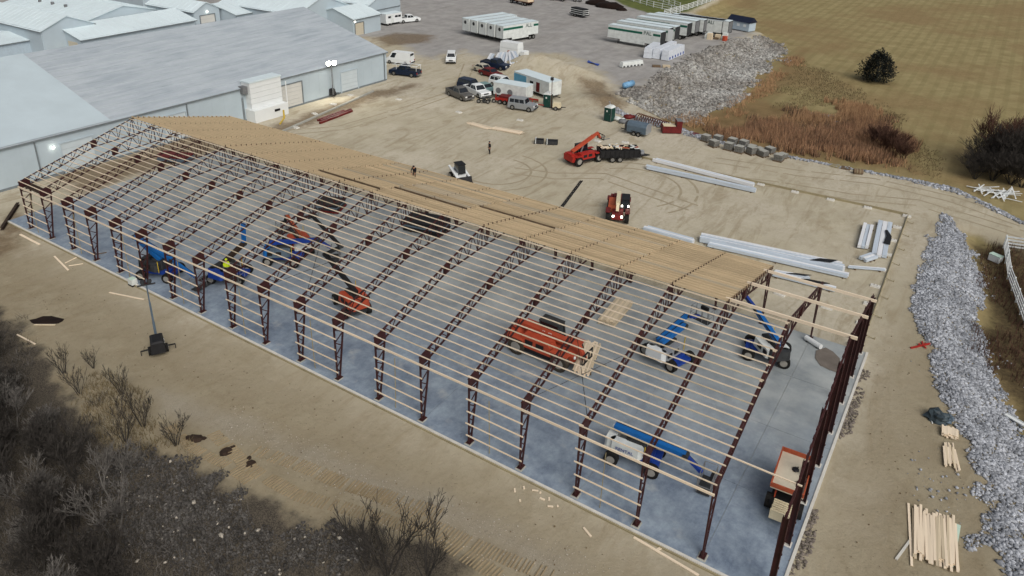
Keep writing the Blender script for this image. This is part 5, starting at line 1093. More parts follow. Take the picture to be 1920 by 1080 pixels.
wrapped('tall white wrapped bundle at the left of the three beside the trailers', (-46.13, 101.84), (-46.82, 107.82), 1.5, 2.0, bands=1); wrapped('white wrapped bundle in the middle of the three beside the trailers', (-44.69, 102.40), (-44.69, 111.13), 1.4, 1.9, bands=2); wrapped('white wrapped bundle with blue printing, front one of the three', (-42.86, 102.23), (-42.53, 109.40), 1.5, 1.9, bands=6)
wrapped('long low white wrapped bundle with dark printing alone on the gravel', (-47.13, 92.60), (-44.95, 96.65), 1.0, 1.0, 'white_dirty', 'dark_grey', 6); t = wrapped('white wrapped pallet load with orange label before the row of five trailers', (-70.29, 90.02), (-66.17, 89.87), 2.0, 2.3, 'white_paint', 'orange_dusty', 1)
MB().box(2.6,3.5,-.9,.6,.0,1.0).build('side_pack', 'white_paint', t)
t = thing('pallet_boards', 'two short stacks of yellowish boards on the gravel before the bundles', 'boards', (*(-41.49, 97.32), -.15), .5); MB().box(-1.6,-.2,-.5,.3,.05,.35).build('stack', 'old_wood', t); MB().box(.2,1.5,-.4,.4,.05,.4).build('stack', 'pine_grey', t); MB().box(-1.6,1.5,-.3,-.2,0,.05).build('bearer', 'dark_wood', t)
t = thing('blue_sheet', 'crumpled blue and white sheet on the sand heap edge', 'tarp', (*(-52.30, 92.10), hz_p((-52.30, 92.10))), -.3); MB().add([(-1.6,.5,.3),(-.6,.1,.25),(.2,.3,.12),(1.5,.1,.3),(1.6,-.4,.05),(.2,-.3,.3),(-.7,-.4,.1),(-1.6,.1,.08)],[(0,7,6,1),(1,6,5,2),(2,5,4,3)]).add([(-1.6,.5,.26),(-.6,.1,.21),(.2,.3,.08),(1.5,.1,.26),(1.6,-.4,.01),(.2,-.3,.26),(-.7,-.4,.06),(-1.6,.1,.04)],[(1,6,7,0),(2,5,6,1),(3,4,5,2)]).build('cloth', 'blue_tarp', t)
t = thing('propane_tank', 'pale blue tank with rounded ends lying on cradles beside the riprap', 'tank', (*(-40.41, 80.82), hz_p((-40.41, 80.82))), ang((-41.04, 79.58), (-40.37, 83.23)))
MB().tube((-1.1,0,.65),(1.1,0,.65),.5,14).tube((1.1,0,.65),(1.4,0,.65),.5,14,.25).tube((-1.1,0,.65),(-1.4,0,.65),.5,14,.25).build('shell', 'tank_blue', t, True); MB().box(-.8,-.65,-.4,.4,0,.3).build('cradle', 'mid_grey', t); MB().box(.65,.8,-.4,.4,0,.3).build('cradle', 'mid_grey', t); MB().tube((0,0,1.1),(0,0,1.3),.14,8).build('valve_dome', 'mid_grey', t)
# stone pallets along the pad edge
def stone_pallet(label, p, rz, h):
    t = thing('stone_pallet', label, 'pallet', (p[0], p[1], hz_p(p)), rz, 'pallets of grey stone along the pad edge')
    MB().box(-.55,.55,-.5,-.4,0,.12).box(-.55,.55,-.05,.05,0,.12).box(-.55,.55,.4,.5,0,.12).box(-.55,.55,-.52,.52,.12,.15).build('pallet', 'old_wood', t)
    k = max(2, int(h/.17))
    for i in range(k): MB().box(-.52+U(0,.04),.52-U(0,.04),-.48+U(0,.04),.48-U(0,.04),.15+i*(h-.15)/k+.012,.15+(i+1)*(h-.15)/k).build('stone_layer', 'stone_block', t)
    MB().box(-.46,.46,-.42,.42,h+.004,h+.03).build('cover_sheet', 'concrete', t)
PX = [((-21.71, 63.37), 0.9), ((-20.19, 61.98), 0.9), ((-20.61, 64.94), 0.8), ((-18.25, 61.93), 1.0), ((-18.56, 64.4), 0.9), ((-16.86, 61.76), 0.9), ((-17.19, 64.65), 0.9), ((-15.49, 62.05), 1.0), ((-16.06, 64.49), 0.5), ((-14.89, 63.66), 0.5), ((-14.08, 62.15), 0.8), ((-13.69, 63.82), 0.8), ((-12.07, 61.57), 0.9), ((-11.93, 63.02), 0.6)]
for i, ((x, y), h) in enumerate(PX): stone_pallet('pallet of stacked grey stone, %s from the left along the pad edge' % ORD[i], (x, y), -.3+U(-.25,.25), h*.95)
for lab, p, m in (('flat dark red pallet lying left of the stone pallets', (-23.94, 65.41), 'dark_red'), ('flat empty pallet on the sand right of the stone pallets', (-9.11, 65.52), 'old_wood'), ('greenish flat pallet farther right along the pad edge', (-5.99, 63.78), 'form_wood'), ('grey flat pallet beside the greenish one', (-4.80, 63.79), 'old_wood')):
    t = thing('flat_pallet', lab, 'pallet', (p[0], p[1], hz_p(p)), U(-.4,.2)); MB().box(-.5,.5,-.5,-.4,0,.1).box(-.5,.5,.4,.5,0,.1).build('bearer', m, t)
    for i in range(5): MB().box(-.5,.5,-.5+i*.21,-.5+i*.21+.16,.1,.13).build('slat', m, t)
t = thing('straw_bale', 'round brown bale on the sand near the pad edge', 'bale', (*(-3.33, 62.77), -.15), .4); MB().tube((-.5,0,.3),(.5,0,.3),.34,10).build('bale', 'old_wood', t); MB().tube((-.2,0,.3),(-.14,0,.3),.35,10).tube((.14,0,.3),(.2,0,.3),.35,10).build('twine', 'form_wood', t)
# timber near the parked vehicles
plank_pile('lumber_stack', 'long pale boards on the sand, left of two stacks before the parked pickups', mid((-50.91, 51.26), (-46.74, 50.93)), ang((-50.91, 51.26), (-46.74, 50.93)), 5, math.dist((-50.91, 51.26), (-46.74, 50.93)), .9, 2, .3); plank_pile('lumber_stack', 'long pale boards on the sand, right of two stacks before the parked pickups', mid((-46.93, 51.35), (-42.58, 51.80)), ang((-46.93, 51.35), (-42.58, 51.80)), 6, math.dist((-46.93, 51.35), (-42.58, 51.80)), 1.0, 3, .3)
for lab, a, b, k in (('dark bundle of steel strips on the sand, left one', (-39.40, 49.74), (-38.30, 50.29), 4), ('black bundle of steel strips with a white band', (-38.03, 50.23), (-36.67, 50.98), 5)):
    c = mid(a, b); L = math.dist(a, b); t = thing('steel_bundle', lab, 'steel bundle', (c[0], c[1], -.15), ang(a, b))
    for i in range(k): MB().box(-L/2*U(.85,1),L/2*U(.85,1),-.4+i*.8/k,-.4+(i+.8)*.8/k,.05,.5+U(0,.15)).build('strip', 'black_metal' if i % 2 else 'dark_grey', t)
    MB().box(-L/2+.1,-L/2+.2,-.42,.42,.0,.05).box(.1,.25,-.44,.44,.0,.05).build('bearer', 'old_wood', t); MB().box(-L/2+.12,-L/2+.22,-.43,.43,.05,.68).build('band', 'white_dirty', t)
t = thing('steel_joist', 'thin dark steel joist lying on the sand beyond the timber roof', 'steel joist', (*mid((-26.88, 34.48), (-28.47, 41.87)), -.15), ang((-26.88, 34.48), (-28.47, 41.87))); L = math.dist((-26.88, 34.48), (-28.47, 41.87))
mb = MB(); mb.beam((-L/2,0,.06),(L/2,0,.06),.12,.1); mb.beam((-L/2,.22,.06),(L/2,.2,.06),.07,.1)
mb.build('chord', 'black_metal', t); mb = MB()
for i in range(9): x = -L/2+L*i/9; mb.beam((x,0,.07),(x+L/18,.2,.07),.05,.06); mb.beam((x+L/18,.2,.07),(x+L/9,0,.07),.05,.06)
mb.build('web_bars', 'black_metal', t)
t = thing('red_beams', 'dark red steel beams lying along the dirt trench by the warehouse', 'steel beams', (*mid((-67.41, 38.89), (-67.77, 46.15)), -.15), ang((-67.41, 38.89), (-67.77, 46.15))); L = math.dist((-67.41, 38.89), (-67.77, 46.15))
for i in range(3): MB().box(-L/2*U(.7,1),L/2*U(.7,1),-.7+i*.5,-.4+i*.5,.02,.3).build('beam', 'dark_red', t)
o = MB().beam((0,0,.1),((-71.69, 55.30)[0]-(-68.21, 32.83)[0],(-71.69, 55.30)[1]-(-68.21, 32.83)[1],.1),.3,.25).build('form_board', 'concrete', None, loc=(*(-68.21, 32.83), -.16)); tag(o, 'long pale kerb form along the dirt trench by the warehouse', 'form board')
t = thing('yellow_post', 'yellow guard post with rail beside the white housing', 'bollard', (*(-72.59, 38.00), -.15)); MB().tube((0,0,0),(0,0,1.2),.12,8).build('post', 'yellow', t); MB().beam((0,0,.1),(1.6,-2.2,.1),.18,.12).build('rail', 'yellow', t)
# heap of rusty hoops and bags by the second toilet
t = thing('hoop_rack', 'row of rusty brown steel hoops at the foot of the riprap', 'steel hoops', (*(-30.27, 66.09), hz_p((-30.27, 66.09))), ang((-31.98, 66.01), (-27.95, 64.94)))
for i in range(13):
    mb = MB(); x = -2.4+i*.4
    for k in range(8):
        a0, a1 = math.pi*k/8, math.pi*(k+1)/8; mb.tube((x+.5*math.cos(a0)*.3, .6*math.cos(a0), .9*math.sin(a0)), (x+.5*math.cos(a1)*.3, .6*math.cos(a1), .9*math.sin(a1)), .06, 5, cap=False)
    mb.build('hoop', 'rust', t)
for i, (p, m) in enumerate([((-34.72, 64.59),'white_dirty'), ((-33.61, 63.94),'mid_grey'), ((-33.91, 66.38),'dark_red')]):
    t = thing('sack', ('white sacks', 'grey sacks', 'dark red drum')[i]+' heaped beside the toilet at the riprap', 'sacks', (p[0], p[1], hz_p(p)), .3*i); MB().blob((0,0,.25),(.7,.5,.35),seg=9,rings=6,jit=.2).build('sack_body', m, t, True); MB().blob((.6,.2,.2),(.4,.4,.25),seg=8,rings=5,jit=.2).build('sack_body', m, t, True)
# shed, junk by the trailers and things at the top of the lot
a, b = (-42.82, 139.26), (-37.63, 137.48); L = math.dist(a, b); c = mid(a, b)
t = thing('garden_shed', 'pale blue shed with dark navy roof past the semi-trailers', 'shed', (c[0], c[1]+1.2, -.3), ang(a, b)); h = L/2
MB().box(-h,h,-1.2,1.2,.35,2.2).build('wall', 'shed_blue', t); MB().prism([(-1.4,2.15),(1.4,2.15),(0,3.2)], 'x', -h-.2, h+.2).build('roof', 'navy', t)
for x in (-h*.6, 0, h*.6): MB().box(x-.35,x+.35,-1.23,-1.2,1.2,1.75).build('window', 'white_paint', t)
for x in (-h*.7, h*.6): MB().box(x-.4,x+.4,-1.1,1.1,0,.35).build('block', 'black_metal', t)
t = thing('junk_heap', 'heap of brown crates, pallets and an orange drum before the far semi-trailers', 'junk heap', (*(-42.12, 127.21), -.3))
for i in range(12): x, y = U(-2.4,2.4), U(-1.5,1.5); MB().box(x-.5,x+.5,y-.4,y+.4,0,U(.4,1.4)).build('crate', random.choice(['old_wood','pine_grey','mid_grey','white_dirty','cream']), t)
MB().tube((2.6,-.9,0),(2.6,-.9,1.1),.55,10).build('drum', 'orange', t)
t = thing('flatbed_trailer', 'low flatbed trailer stacked with dark and white beams alone on the lot', 'trailer', (*(-75.89, 131.96), -.15), ang((-78.17, 132.78), (-73.56, 131.23)))
for i in range(3): MB().box(-2.2,2.2,-.9,.9,.7+i*.45,.8+i*.45).build('beam_layer', 'white_dirty', t); MB().box(-2.1,2.1,-.8,.8,.82+i*.45,1.1+i*.45).build('beam_layer', 'black_metal', t)
MB().box(-2.4,2.4,-.95,.95,.5,.7).build('deck', 'black_metal', t)
for x in (-1.2,-.4):
    for s in (-1, 1): wheel(t, x, s*.9, .34, .34, .22)
t = thing('flatbed_truck', 'brown stake-bed truck loaded with timber at the top of the lot', 'truck', (*(-95.50, 138.03), -.15), ang((-93.39, 137.69), (-101.14, 139.80)))
MB().box(-3.4,1.6,-1.1,1.1,.8,1.0).build('bed', 'rust', t); MB().box(-3.3,1.4,-1,1,1.0,2.0).build('timber_load', 'pine_grey', t); MB().taper((1.7,3.6,-1,1,.6),(1.8,3.0,-.9,.9,2.2)).build('cab', 'black_metal', t)
for x in (-2.4,-1.5,2.7):
    for s in (-1, 1): wheel(t, x, s*.95, .46, .46, .3)
for x in (-3.3,-1.6,0,1.5): MB().box(x-.05,x+.05,-1.12,-1.05,1.0,2.2).build('stake', 'rust', t)
for i, (p, w, lab) in enumerate([((-94.31, 148.47), 5, 'dark machinery row at the top edge of the lot, left part'), ((-90.80, 149.09), 4, 'dark red implement at the top edge of the lot')]):
    t = thing('farm_implement', lab, 'implement', (p[0], p[1], -.15), .1); MB().box(-w/2,w/2,-.8,.8,.4,1.1).build('frame', 'dark_red' if i else 'black_metal', t); MB().box(-w/3,w/3,-.5,.5,1.1,1.7).build('hopper', 'dark_grey', t)
    for s in (-1, 1): wheel(t, s*w*.35, -.8, .45, .45, .3)
t = thing('utility_cart', 'small white cart with black wheels beside the dark implement at the top', 'cart', (*(-86.01, 150.75), -.15), .2); MB().box(-1.2,1.2,-.7,.7,.6,1.3).build('tray', 'white_paint', t)
for s in (-1, 1): wheel(t, s*.7, -.7, .4, .4, .22)
MB().box(-1.3,-1.2,-.6,.6,1.3,2.2).build('backrest', 'black_metal', t)
for i, (p, rx, ry, h) in enumerate([((-79.96, 150.33), 3.6, 2.4, 1.6), ((-75.60, 147.77), 3.8, 2.4, 1.5), ((-71.63, 146.10), 1.6, 1.3, .8)]):
    t = thing('soil_heap', 'black soil heap at the lawn edge, %s from the left' % ORD[i], 'soil heap', (p[0], p[1], -.3)); MB().blob((0,0,0),(rx,ry,h),seg=14,rings=8,jit=.14).build('heap', 'hole_dark', t, True)
# fence-panel pile on the grass
t = thing('fence_panel_pile', 'jumbled pile of white fence rails on the grass at right', 'fence pile', (*(10.47, 70.90), hz_p((10.47, 70.90))))
for i in range(30):
    x, y, a = U(-1.8,1.8), U(-1.1,1.1), random.choice([U(-.4,.4), U(1.0,2.0)]); l = U(.8,1.7); MB().beam((x-math.cos(a)*l,y-math.sin(a)*l,U(.05,.3)),(x+math.cos(a)*l,y+math.sin(a)*l,U(.2,.7)),.12,.05).build('rail', 'white_paint', t)
# white rail fences
def fence(name, label, pts, step=2.4, h=1.3, rails=4, zf=None):
    t = thing(name, label, 'fence', (pts[0][0], pts[0][1], hz_p(pts[0]))); o = Vector((pts[0][0], pts[0][1], hz_p(pts[0])))
    pm = MB().taper((-.07,.07,-.07,.07,-.2),(-.065,.065,-.065,.065,h+.1)).mesh('post', 'white_paint')
    for a, b in zip(pts[:-1], pts[1:]):
        L = math.dist(a, b); k = max(1, round(L/step)); P = [(a[0]+(b[0]-a[0])*i/k, a[1]+(b[1]-a[1])*i/k) for i in range(k+1)]
        for i, p in enumerate(P):
            if i < k or b == pts[-1]: obj('post', pm, t, (p[0]-o.x, p[1]-o.y, hz_p(p)-o.z))
        for p, q2 in zip(P[:-1], P[1:]):
            for r in range(rails):
                z = .25+(h-.3)*r/(rails-1); MB().beam((p[0]-o.x,p[1]-o.y,hz_p(p)-o.z+z),(q2[0]-o.x,q2[1]-o.y,hz_p(q2)-o.z+z),.05,.14).build('rail', 'white_paint', t)
fence('rail_fence', 'white rail fence running down the right edge with a corner at its top', [(22,50.3), (11.56, 51.31), (12.68, 44.90), (13.75, 38.40)], 2.2, 1.25, 4)
fence('rail_fence', 'white rail fence at the top running down from the lawn to the trailers', [(-79.63, 163.50), (-66.82, 154.69), (-58.66, 151.64)], 3.0, 1.4, 3)
fence('rail_fence', 'long white rail fence slanting up beside the field at the top', [(-60.15, 145.12), (-58.70, 157.21), (-58.25, 176.06), (-70,240)], 3.0, 1.4, 4)
fence('rail_fence', 'short white rail fence closing the lane at the top', [(-60.86, 157.44), (-74.62, 169.78)], 3.0, 1.4, 3)
t = thing('white_gutter', 'white trim strip lying on the stones at the right edge', 'trim strip', (*(13.39, 24.03), hz_p((13.39, 24.03))+.25), -.5); MB().box(-.7,.7,-.12,.12,0,.06).build('strip', 'white_paint', t); MB().box(-.7,.7,.12,.14,0,.14).build('lip', 'white_paint', t)
t = thing('white_box', 'small white box beside the corner of the right fence', 'box', (*(11.12, 49.42), hz_p((11.12, 49.42))), -.5); MB().box(-.5,.5,-.3,.3,0,.6).build('box', 'white_paint', t); MB().box(-.52,.52,-.32,.32,.6,.66).build('lid', 'pale_green', t)

# ------------------------------------------------------------------ people
def person(label, p, z, rz, pose, top, legs, hat, vest=None):
    """one continuous skinned body from a joint skeleton"""
    J = {'stand': dict(pel=(0,0,.92), ch=(.02,0,1.3), nk=(.02,0,1.45), hd=(.03,0,1.6), lk=(.04,.11,.5), lf=(0,.12,.06), rk=(.02,-.11,.5), rf=(-.08,-.13,.06), lt=(.12,.13,.03), rt=(.05,-.14,.03), le=(.0,.27,1.12), lh=(.1,.26,.88), re=(-.03,-.27,1.12), rh=(.05,-.27,.88)),
         'kneel': dict(pel=(0,0,.42), ch=(.22,0,.78), nk=(.3,0,.9), hd=(.36,0,1.02), lk=(.36,.13,.32), lf=(.3,.14,.05), rk=(.2,-.13,.07), rf=(-.25,-.13,.06), lt=(.42,.14,.03), rt=(-.35,-.13,.04), le=(.42,.25,.6), lh=(.58,.16,.4), re=(.42,-.25,.6), rh=(.6,-.12,.38))}[pose]
    ch = [('pel','ch'),('ch','nk'),('nk','hd'),('pel','lk'),('lk','lf'),('lf','lt'),('pel','rk'),('rk','rf'),('rf','rt'),('ls','le'),('le','lh'),('rs','re'),('re','rh'),('ch','ls'),('ch','rs')]
    c = J['ch']; J['ls'] = (c[0], .19, c[2]+.1); J['rs'] = (c[0], -.19, c[2]+.1)
    rad = dict(pel=.15, ch=.155, nk=.06, hd=.105, lk=.075, rk=.075, lf=.05, rf=.05, lt=.04, rt=.04, ls=.075, rs=.075, le=.05, re=.05, lh=.038, rh=.038)
    nm = list(J); vs = [J[k] for k in nm]; es = [(nm.index(a), nm.index(b)) for a, b in ch]; rr = [rad[k] for k in nm]
    for hnd in ('lh', 'rh'):
        b = Vector(J[hnd]); e = Vector(J['le' if hnd == 'lh' else 're']); d = (b-e).normalized(); sd = Vector((0,1,0))
        for k, (o, l) in enumerate(((-.03,.075),(-.01,.09),(.012,.095),(.034,.08),(.05,.05))):
            vs.append(tuple(b+d*.05+Vector((o,0,0)))); rr.append(.012); vs.append(tuple(b+d*(.05+l)+Vector((o*1.15,0,0)))); rr.append(.009); es += [(nm.index(hnd), len(vs)-2), (len(vs)-2, len(vs)-1)]
    me = bpy.data.meshes.new('person'); me.from_pydata(vs, es, []); o = bpy.data.objects.new('tmp', me); COL.objects.link(o)
    md = o.modifiers.new('s', 'SKIN'); sv = me.skin_vertices[0].data
    for i, v in enumerate(sv): v.radius = (rr[i], rr[i])
    sv[0].use_root = True; sb = o.modifiers.new('u', 'SUBSURF'); sb.levels = 1
    bpy.context.view_layer.update(); bm_ = bpy.data.meshes.new_from_object(o.evaluated_get(bpy.context.evaluated_depsgraph_get())); bpy.data.objects.remove(o)
    bm_.materials.clear()
    for k in (legs, top, 'skin'): bm_.materials.append(M[k])
    hd_ = Vector(J['hd']); 
    for f in bm_.polygons:
        f.use_smooth = True; q = f.center
        isl = min((q-(Vector(J[a])+(Vector(J[b])-Vector(J[a]))*t)).length for a, b in ch[3:9] for t in (0,.25,.5,.75,1)); ist = min((q-(Vector(J[a])+(Vector(J[b])-Vector(J[a]))*t)).length for a, b in [ch[0]]+ch[9:13] for t in (.3,.5,.75,1))
        hand = min((q-Vector(J[k])).length for k in ('lh','rh')) < .13
        f.material_index = 2 if (q-hd_).length < .17 or hand else (0 if isl < ist else 1)
    b = obj('person', bm_, None, (p[0], p[1], z), (0,0,rz)); b.scale = (.95,)*3; tag(b, label, 'person', 'people on the site')
    hh = J['hd']; MB().blob((hh[0],hh[1],hh[2]+.075),(.13,.115,.09),seg=10,rings=6,jit=0).build('hard_hat', hat, b, True)
    mb = MB(); mb.blob((hh[0]+.1,hh[1],hh[2]-.01),(.03,.02,.025),jit=0); mb.build('nose', 'skin', b, True)
    for s in (-1, 1): MB().blob((hh[0]+.095,s*.04,hh[2]+.015),(.014,.016,.012),jit=0).build('eye', 'black_metal', b, True); MB().blob((hh[0],s*.11,hh[2]),(.025,.015,.035),jit=0).build('ear', 'skin', b, True)
    MB().box(hh[0]+.09,hh[0]+.103,-.03,.03,hh[2]-.065,hh[2]-.055).build('mouth', 'dark_red', b)
    if vest: MB().taper((c[0]-.13,c[0]+.14,-.2,.2,c[2]-.3),(c[0]-.12,c[0]+.12,-.17,.17,c[2]+.14)).build('vest', vest, b)
    return b
p = (-41.77, 42.98); person('person in dark clothes standing alone in the middle of the yard', p, hz_p(p), -2.0, 'stand', 'dark_cloth', 'dark_cloth', 'dark_cloth')
xk, yk = -34.9, BW-1.2
person('person in dark clothes kneeling on the timber roof near its far edge', (-35.37, 20.78), 5.88, -1.2, 'kneel', 'dark_cloth', 'old_wood', 'dark_cloth')
p = (-41.38, 3.72); person('worker in a bright yellow vest standing on the dark blue lift', p, 1.12, 2.2, 'stand', 'hi_vis', 'dark_cloth', 'hi_vis', 'hi_vis')

# ------------------------------------------------------------------ bare trees, shrubs, reeds
def tree_mesh(seed, h, spread, stems, depth=4, r0=.07, kids=3, tm='bark', lean=.25, twig=.011):
    rs = random.Random(seed); T = MB(); C = MB()
    def grow(p, d, l, r, dep, mb):
        q = p+d*l; r2 = max(r*.62, twig); mb.tube(p, q, r, 5 if r > .03 else 3, r2, False)
        if dep == 0: return
        for i in range(kids + (1 if rs.random() < .4 else 0)):
            s = p+d*l*rs.uniform(.35, 1.0); a = rs.uniform(0, 6.28); v = Vector((math.cos(a), math.sin(a), rs.uniform(-.1, .7)))
            nd = (d*rs.uniform(.5,1.0)+v*spread*rs.uniform(.5,1.1)+Vector((0,0,.12))).normalized(); grow(s, nd, l*rs.uniform(.5,.78), max(r2*.75, twig), dep-1, C)
        grow(q, (d+Vector((rs.uniform(-.3,.3), rs.uniform(-.3,.3), .1))).normalized(), l*.7, r2, dep-1, mb if dep > depth-2 else C)
    for s in range(stems):
        a = rs.uniform(0, 6.28); o = rs.uniform(0, .25)*(stems > 1); grow(Vector((math.cos(a)*o, math.sin(a)*o, -.1)), Vector((math.cos(a)*lean, math.sin(a)*lean, 1)).normalized(), h*.34*rs.uniform(.8,1.1), r0*rs.uniform(.8,1.1), depth, T)
    return T.mesh('trunk', tm), C.mesh('crown', tm)
TV = [tree_mesh(i+1, (4.6,5.4,3.8,3.0,4.2)[i], (.8,.7,.9,1.0,.85)[i], (3,2,4,6,3)[i], 5, (.06,.075,.05,.035,.055)[i], 2, ('bark','bark_grey','bark','bark_grey','bark')[i], twig=.013) for i in range(5)]
def tree(name, label, p, v, sc, rz, group, cat='tree', z=None):
    t = thing(name, label, cat, (p[0], p[1], hz_p(p) if z is None else z), rz, group); t.scale = (sc, sc, sc*U(.9,1.1)); obj('trunk', TV[v][0], t); obj('crown', TV[v][1], t); return t
TP = [(-54,-12.5),(-50.5,-13.5),(-47.5,-12.6),(-46,-15),(-43.5,-13.6),(-42.5,-16.5),(-40.5,-14.3),(-38.8,-16.2),(-37.5,-13.9),(-36,-17.4),(-35.2,-15.2),(-33.6,-17.0),(-32.4,-14.6),(-31.2,-18.3),(-30.1,-16.3),(-28.8,-18.0),(-29.2,-14.2),(-27.2,-16.9),(-26.2,-19.2),(-25.0,-17.4),(-51,-16.5),(-47,-18.5),(-39.5,-19),(-34,-20),(-44,-19.6)]+[(-58+i*1.9+.7*math.sin(i*3.1), -11.6-i*.22-1.4*(i%4)+.5*math.cos(i*5)) for i in range(18)]
for i, p in enumerate(TP): tree('bare_tree', 'bare grey-brown tree in lower left thicket, %s from its far end' % (ORD[i] if i < 24 else ORD[i-24]+' of the second row'), p, i % 5, U(.75, 1.05), U(0, 6.28), 'bare trees of the lower left thicket')
TV.append(tree_mesh(77, 4.6, .5, 6, 4, .045, 1, 'bark', .3, .014))
for i, q in enumerate([(-36.23, -9.15), (-40.55, -8.63), (-32.29, -10.20), (-29.21, -10.09), (-31.93, -11.68), (-38.53, -10.76), (-41.63, -10.12)]): tree('bare_shrub', 'low bare shrub on the sand edge of the thicket, %s of seven' % ORD[i], q, 5, U(.45,.7), U(0,6.28), 'low bare shrubs at the thicket edge', 'shrub')
tree('bare_tree', 'thin upright bare sapling clump at the bottom centre edge', (-12.99, -9.35), 5, 1.25, .3, 'saplings at the bottom edge'); tree('bare_tree', 'bare sapling right of the clump at the bottom centre', (-11.11, -8.59), 5, 1.0, 2.0, 'saplings at the bottom edge'); tree('bare_tree', 'short bare sapling left of the clump at the bottom centre', (-14.06, -9.70), 5, .9, 4.0, 'saplings at the bottom edge')
# the thickets at the right and the lone bush in the field
TV.append(tree_mesh(91, 6.2, .75, 9, 4, .07, 3, 'bark', .6, .012)); TV.append(tree_mesh(92, 5.6, .6, 8, 4, .06, 3, 'bark_red', .4, .012))
for i, (q, v, s) in enumerate([((10.99, 79.26),6,1.2), ((12.27, 84.73),6,1.25), ((9.02, 78.51),6,1.0), ((10.05, 81.50),7,1.45), ((13.49, 79.56),6,1.3), ((11.93, 75.71),6,.95), ((13.40, 86.74),7,1.35), ((8.24, 75.13),6,.7), ((10.00, 75.77),6,.9), ((13.01, 75.48),6,.85)]):
    tree('bare_tree', 'dark bare tree in the clump at the right edge, %s of ten' % ORD[i], q, v, s, U(0,6.28), 'clump of bare trees at the right edge')
for i, (q, s) in enumerate([((-2.61, 78.82),.8), ((-1.05, 78.21),.75), ((-4.08, 81.11),.65), ((0.04, 76.59),.6)]): tree('bare_shrub', 'purple brown bare shrub beside the reeds, %s of four' % ORD[i], q, 7, s, U(0,6.28), 'bare shrubs beside the reeds', 'shrub')
t = thing('evergreen_bush', 'lone dark evergreen bush in the mown field', 'bush', (*(-9.61, 118.47), -2.15)); MB().tube((0,0,0),(0,0,3.5),.18,6,.05).build('trunk', 'bark', t)
k = 6500; u = RNG.normal(size=(k,3)); u /= np.linalg.norm(u,axis=1)[:,None]; rr_ = RNG.uniform(.35,1.05,k)**.6*(1+.22*np.sin(u[:,0]*6+1)*np.cos(u[:,1]*7)); cc = u*rr_[:,None]*np.array([3.3,3.3,2.9])+np.array([0,0,2.6]); cc = cc[cc[:,2] > .05]; cc[:,:2] *= (1.12-cc[:,2:3]*.12)
mb = MB()
for q in cc:
    a, s = U(0,6.28), U(.12,.34); d = Vector((math.cos(a), math.sin(a), U(.2,.9)))*s; e = Vector((-math.sin(a), math.cos(a), U(-.4,.4)))*s*.45; q = Vector(q); mb.add([q-e, q+e, q+d], [(0,1,2)])
mb.build('crown', 'evergreen', t)
def blades(name, label, poly, k, h0, h1, m, w=.03, lean=.3, rag=4.0):
    pts = in_poly_points(poly, k, rag)
    z = H(pts[:,0], pts[:,1]); hh = RNG.uniform(h0, h1, k)*(1+.35*nz2(pts[:,0], pts[:,1], .5, 9)); a = RNG.uniform(0, 6.28, k); b = RNG.uniform(0, 6.28, k); ln = RNG.uniform(0, lean, k)*hh
    P = np.zeros((k,3,3)); P[:,0] = np.stack([pts[:,0]-np.cos(a)*w, pts[:,1]-np.sin(a)*w, z], -1); P[:,1] = np.stack([pts[:,0]+np.cos(a)*w, pts[:,1]+np.sin(a)*w, z], -1); P[:,2] = np.stack([pts[:,0]+np.cos(b)*ln, pts[:,1]+np.sin(b)*ln, z+hh], -1)
    me = bpy.data.meshes.new(name); me.vertices.add(k*3); me.vertices.foreach_set('co', P.ravel()); me.loops.add(k*3); me.loops.foreach_set('vertex_index', np.arange(k*3)); me.polygons.add(k); me.polygons.foreach_set('loop_start', np.arange(0,k*3,3)); me.polygons.foreach_set('loop_total', np.full(k,3)); me.update(); me.materials.append(M[m])
    tag(obj(name, me), label, 'grass', kind='stuff')
blades('reed_bed', 'rust brown reeds in the soggy ground below the pad edge', [(-24.90, 76.05),(-19.07, 81.24),(-14.84, 82.51),(-9.77, 90.26),(-5.51, 91.17),(-0.38, 83.99),(0.85, 73.86),(-3.82, 72.08),(-12.84, 71.31),(-23.40, 71.60)], 15000, .4, 1.5, 'reed', .045, .3, 6.0)
blades('reed_bed', 'pale orange reeds around the small pond', [(-12.24, 95.11),(-11.05, 101.40),(-6.74, 99.16),(-5.39, 90.34),(-10.28, 85.25),(-16.31, 82.35),(-18.93, 83.54),(-13.89, 88.20)], 9000, .4, 1.4, 'reed_pale', .045, .3, 5.0)
blades('reed_bed', 'brown dead weeds at the foot of the riprap slope', [(-34.12, 73.35),(-26.95, 80.89),(-25.37, 94.61),(-26.64, 115.69),(-26.98, 128.84),(-24.67, 127.75),(-23.11, 102.33),(-22.32, 84.30),(-24.81, 74.62)], 4000, .2, .7, 'reed_pale', .04)
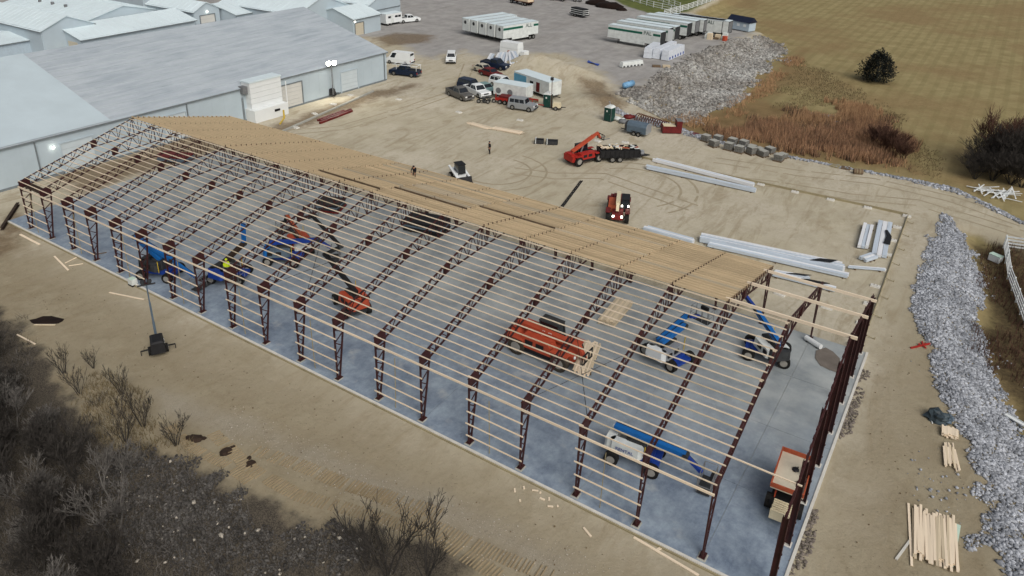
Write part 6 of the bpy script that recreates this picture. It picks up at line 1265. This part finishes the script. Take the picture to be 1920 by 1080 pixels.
RZ2 = [(-25.49, 77.78),(-19.80, 83.86),(-10.87, 96.12),(-5.60, 96.59),(0.11, 86.51),(1.37, 73.56),(-3.75, 71.67),(-12.74, 70.89),(-23.25, 71.15)]
blades('reed_bed', 'pale tan dead grass mixed through the reeds', RZ2, 11000, .25, 1.1, 'reed_pale', .04, .5, 8.0)
blades('reed_bed', 'dark brown dead stems mixed through the reeds', RZ2, 9000, .3, 1.2, 'reed_dark', .04, .4, 8.0)
blades('field_tufts', 'low tan grass tufts in the rough field beside the reeds', [(-26.39, 126.45),(-17.67, 122.43),(-2.22, 99.07),(3.69, 81.81),(4.74, 70.25),(0.98, 72.83),(-9.77, 98.69),(-20.82, 90.55)], 9000, .08, .3, 'dry_grass', .05, .8, 6.0)
blades('slope_weeds', 'dark dead weeds in patches on the riprap slope', RIPN, 1600, .2, .6, 'reed_dark', .05, .7, 14.0)
blades('weed_strip', 'dead brown weeds in the ditch beside the right fence', [(9.91, 52.06),(10.93, 41.86),(11.01, 34.08),(13.19, 29.08),(18,30),(22,50),(13.71, 52.10)], 6000, .2, .8, 'bark_red', .03)
blades('dry_weeds', 'dry straw coloured weeds on the sand edge by the lower left thicket', [(-44.38, -8.20),(-36.97, -8.29),(-31.08, -8.76),(-26.80, -9.24),(-27.98, -10.60),(-31.48, -12.50),(-36.78, -12.12)], 2600, .1, .5, 'dry_grass', .02, .8)
BANK = [(-52.86, -8.95),(-46.57, -9.74),(-36.78, -12.12),(-31.69, -12.37),(-27.78, -10.57),(-19.99, -10.34),(-13.84, -7.82),(-9.60, -7.93),(-14,-14),(-26,-24),(-60,-20)]
blades('undergrowth', 'tangle of dark dead twigs over the shaded lower left bank', BANK, 15000, .15, .6, 'bark', .018, 1.6)
blades('undergrowth', 'tangle of grey dead twigs over the shaded lower left bank', BANK, 12000, .15, .7, 'bark_grey', .014, 1.6)
t = MB().prism([(3.2*math.cos(i*.45)*(1+.2*math.sin(i*1.7)), 1.7*math.sin(i*.45)*(1+.15*math.cos(i*2.2))) for i in range(14)], 'z', 0, .03).build('pond', 'water', None, loc=(*(-12.41, 90.32), hz_p((-12.41, 90.32))+.03)); tag(t, kind='structure')
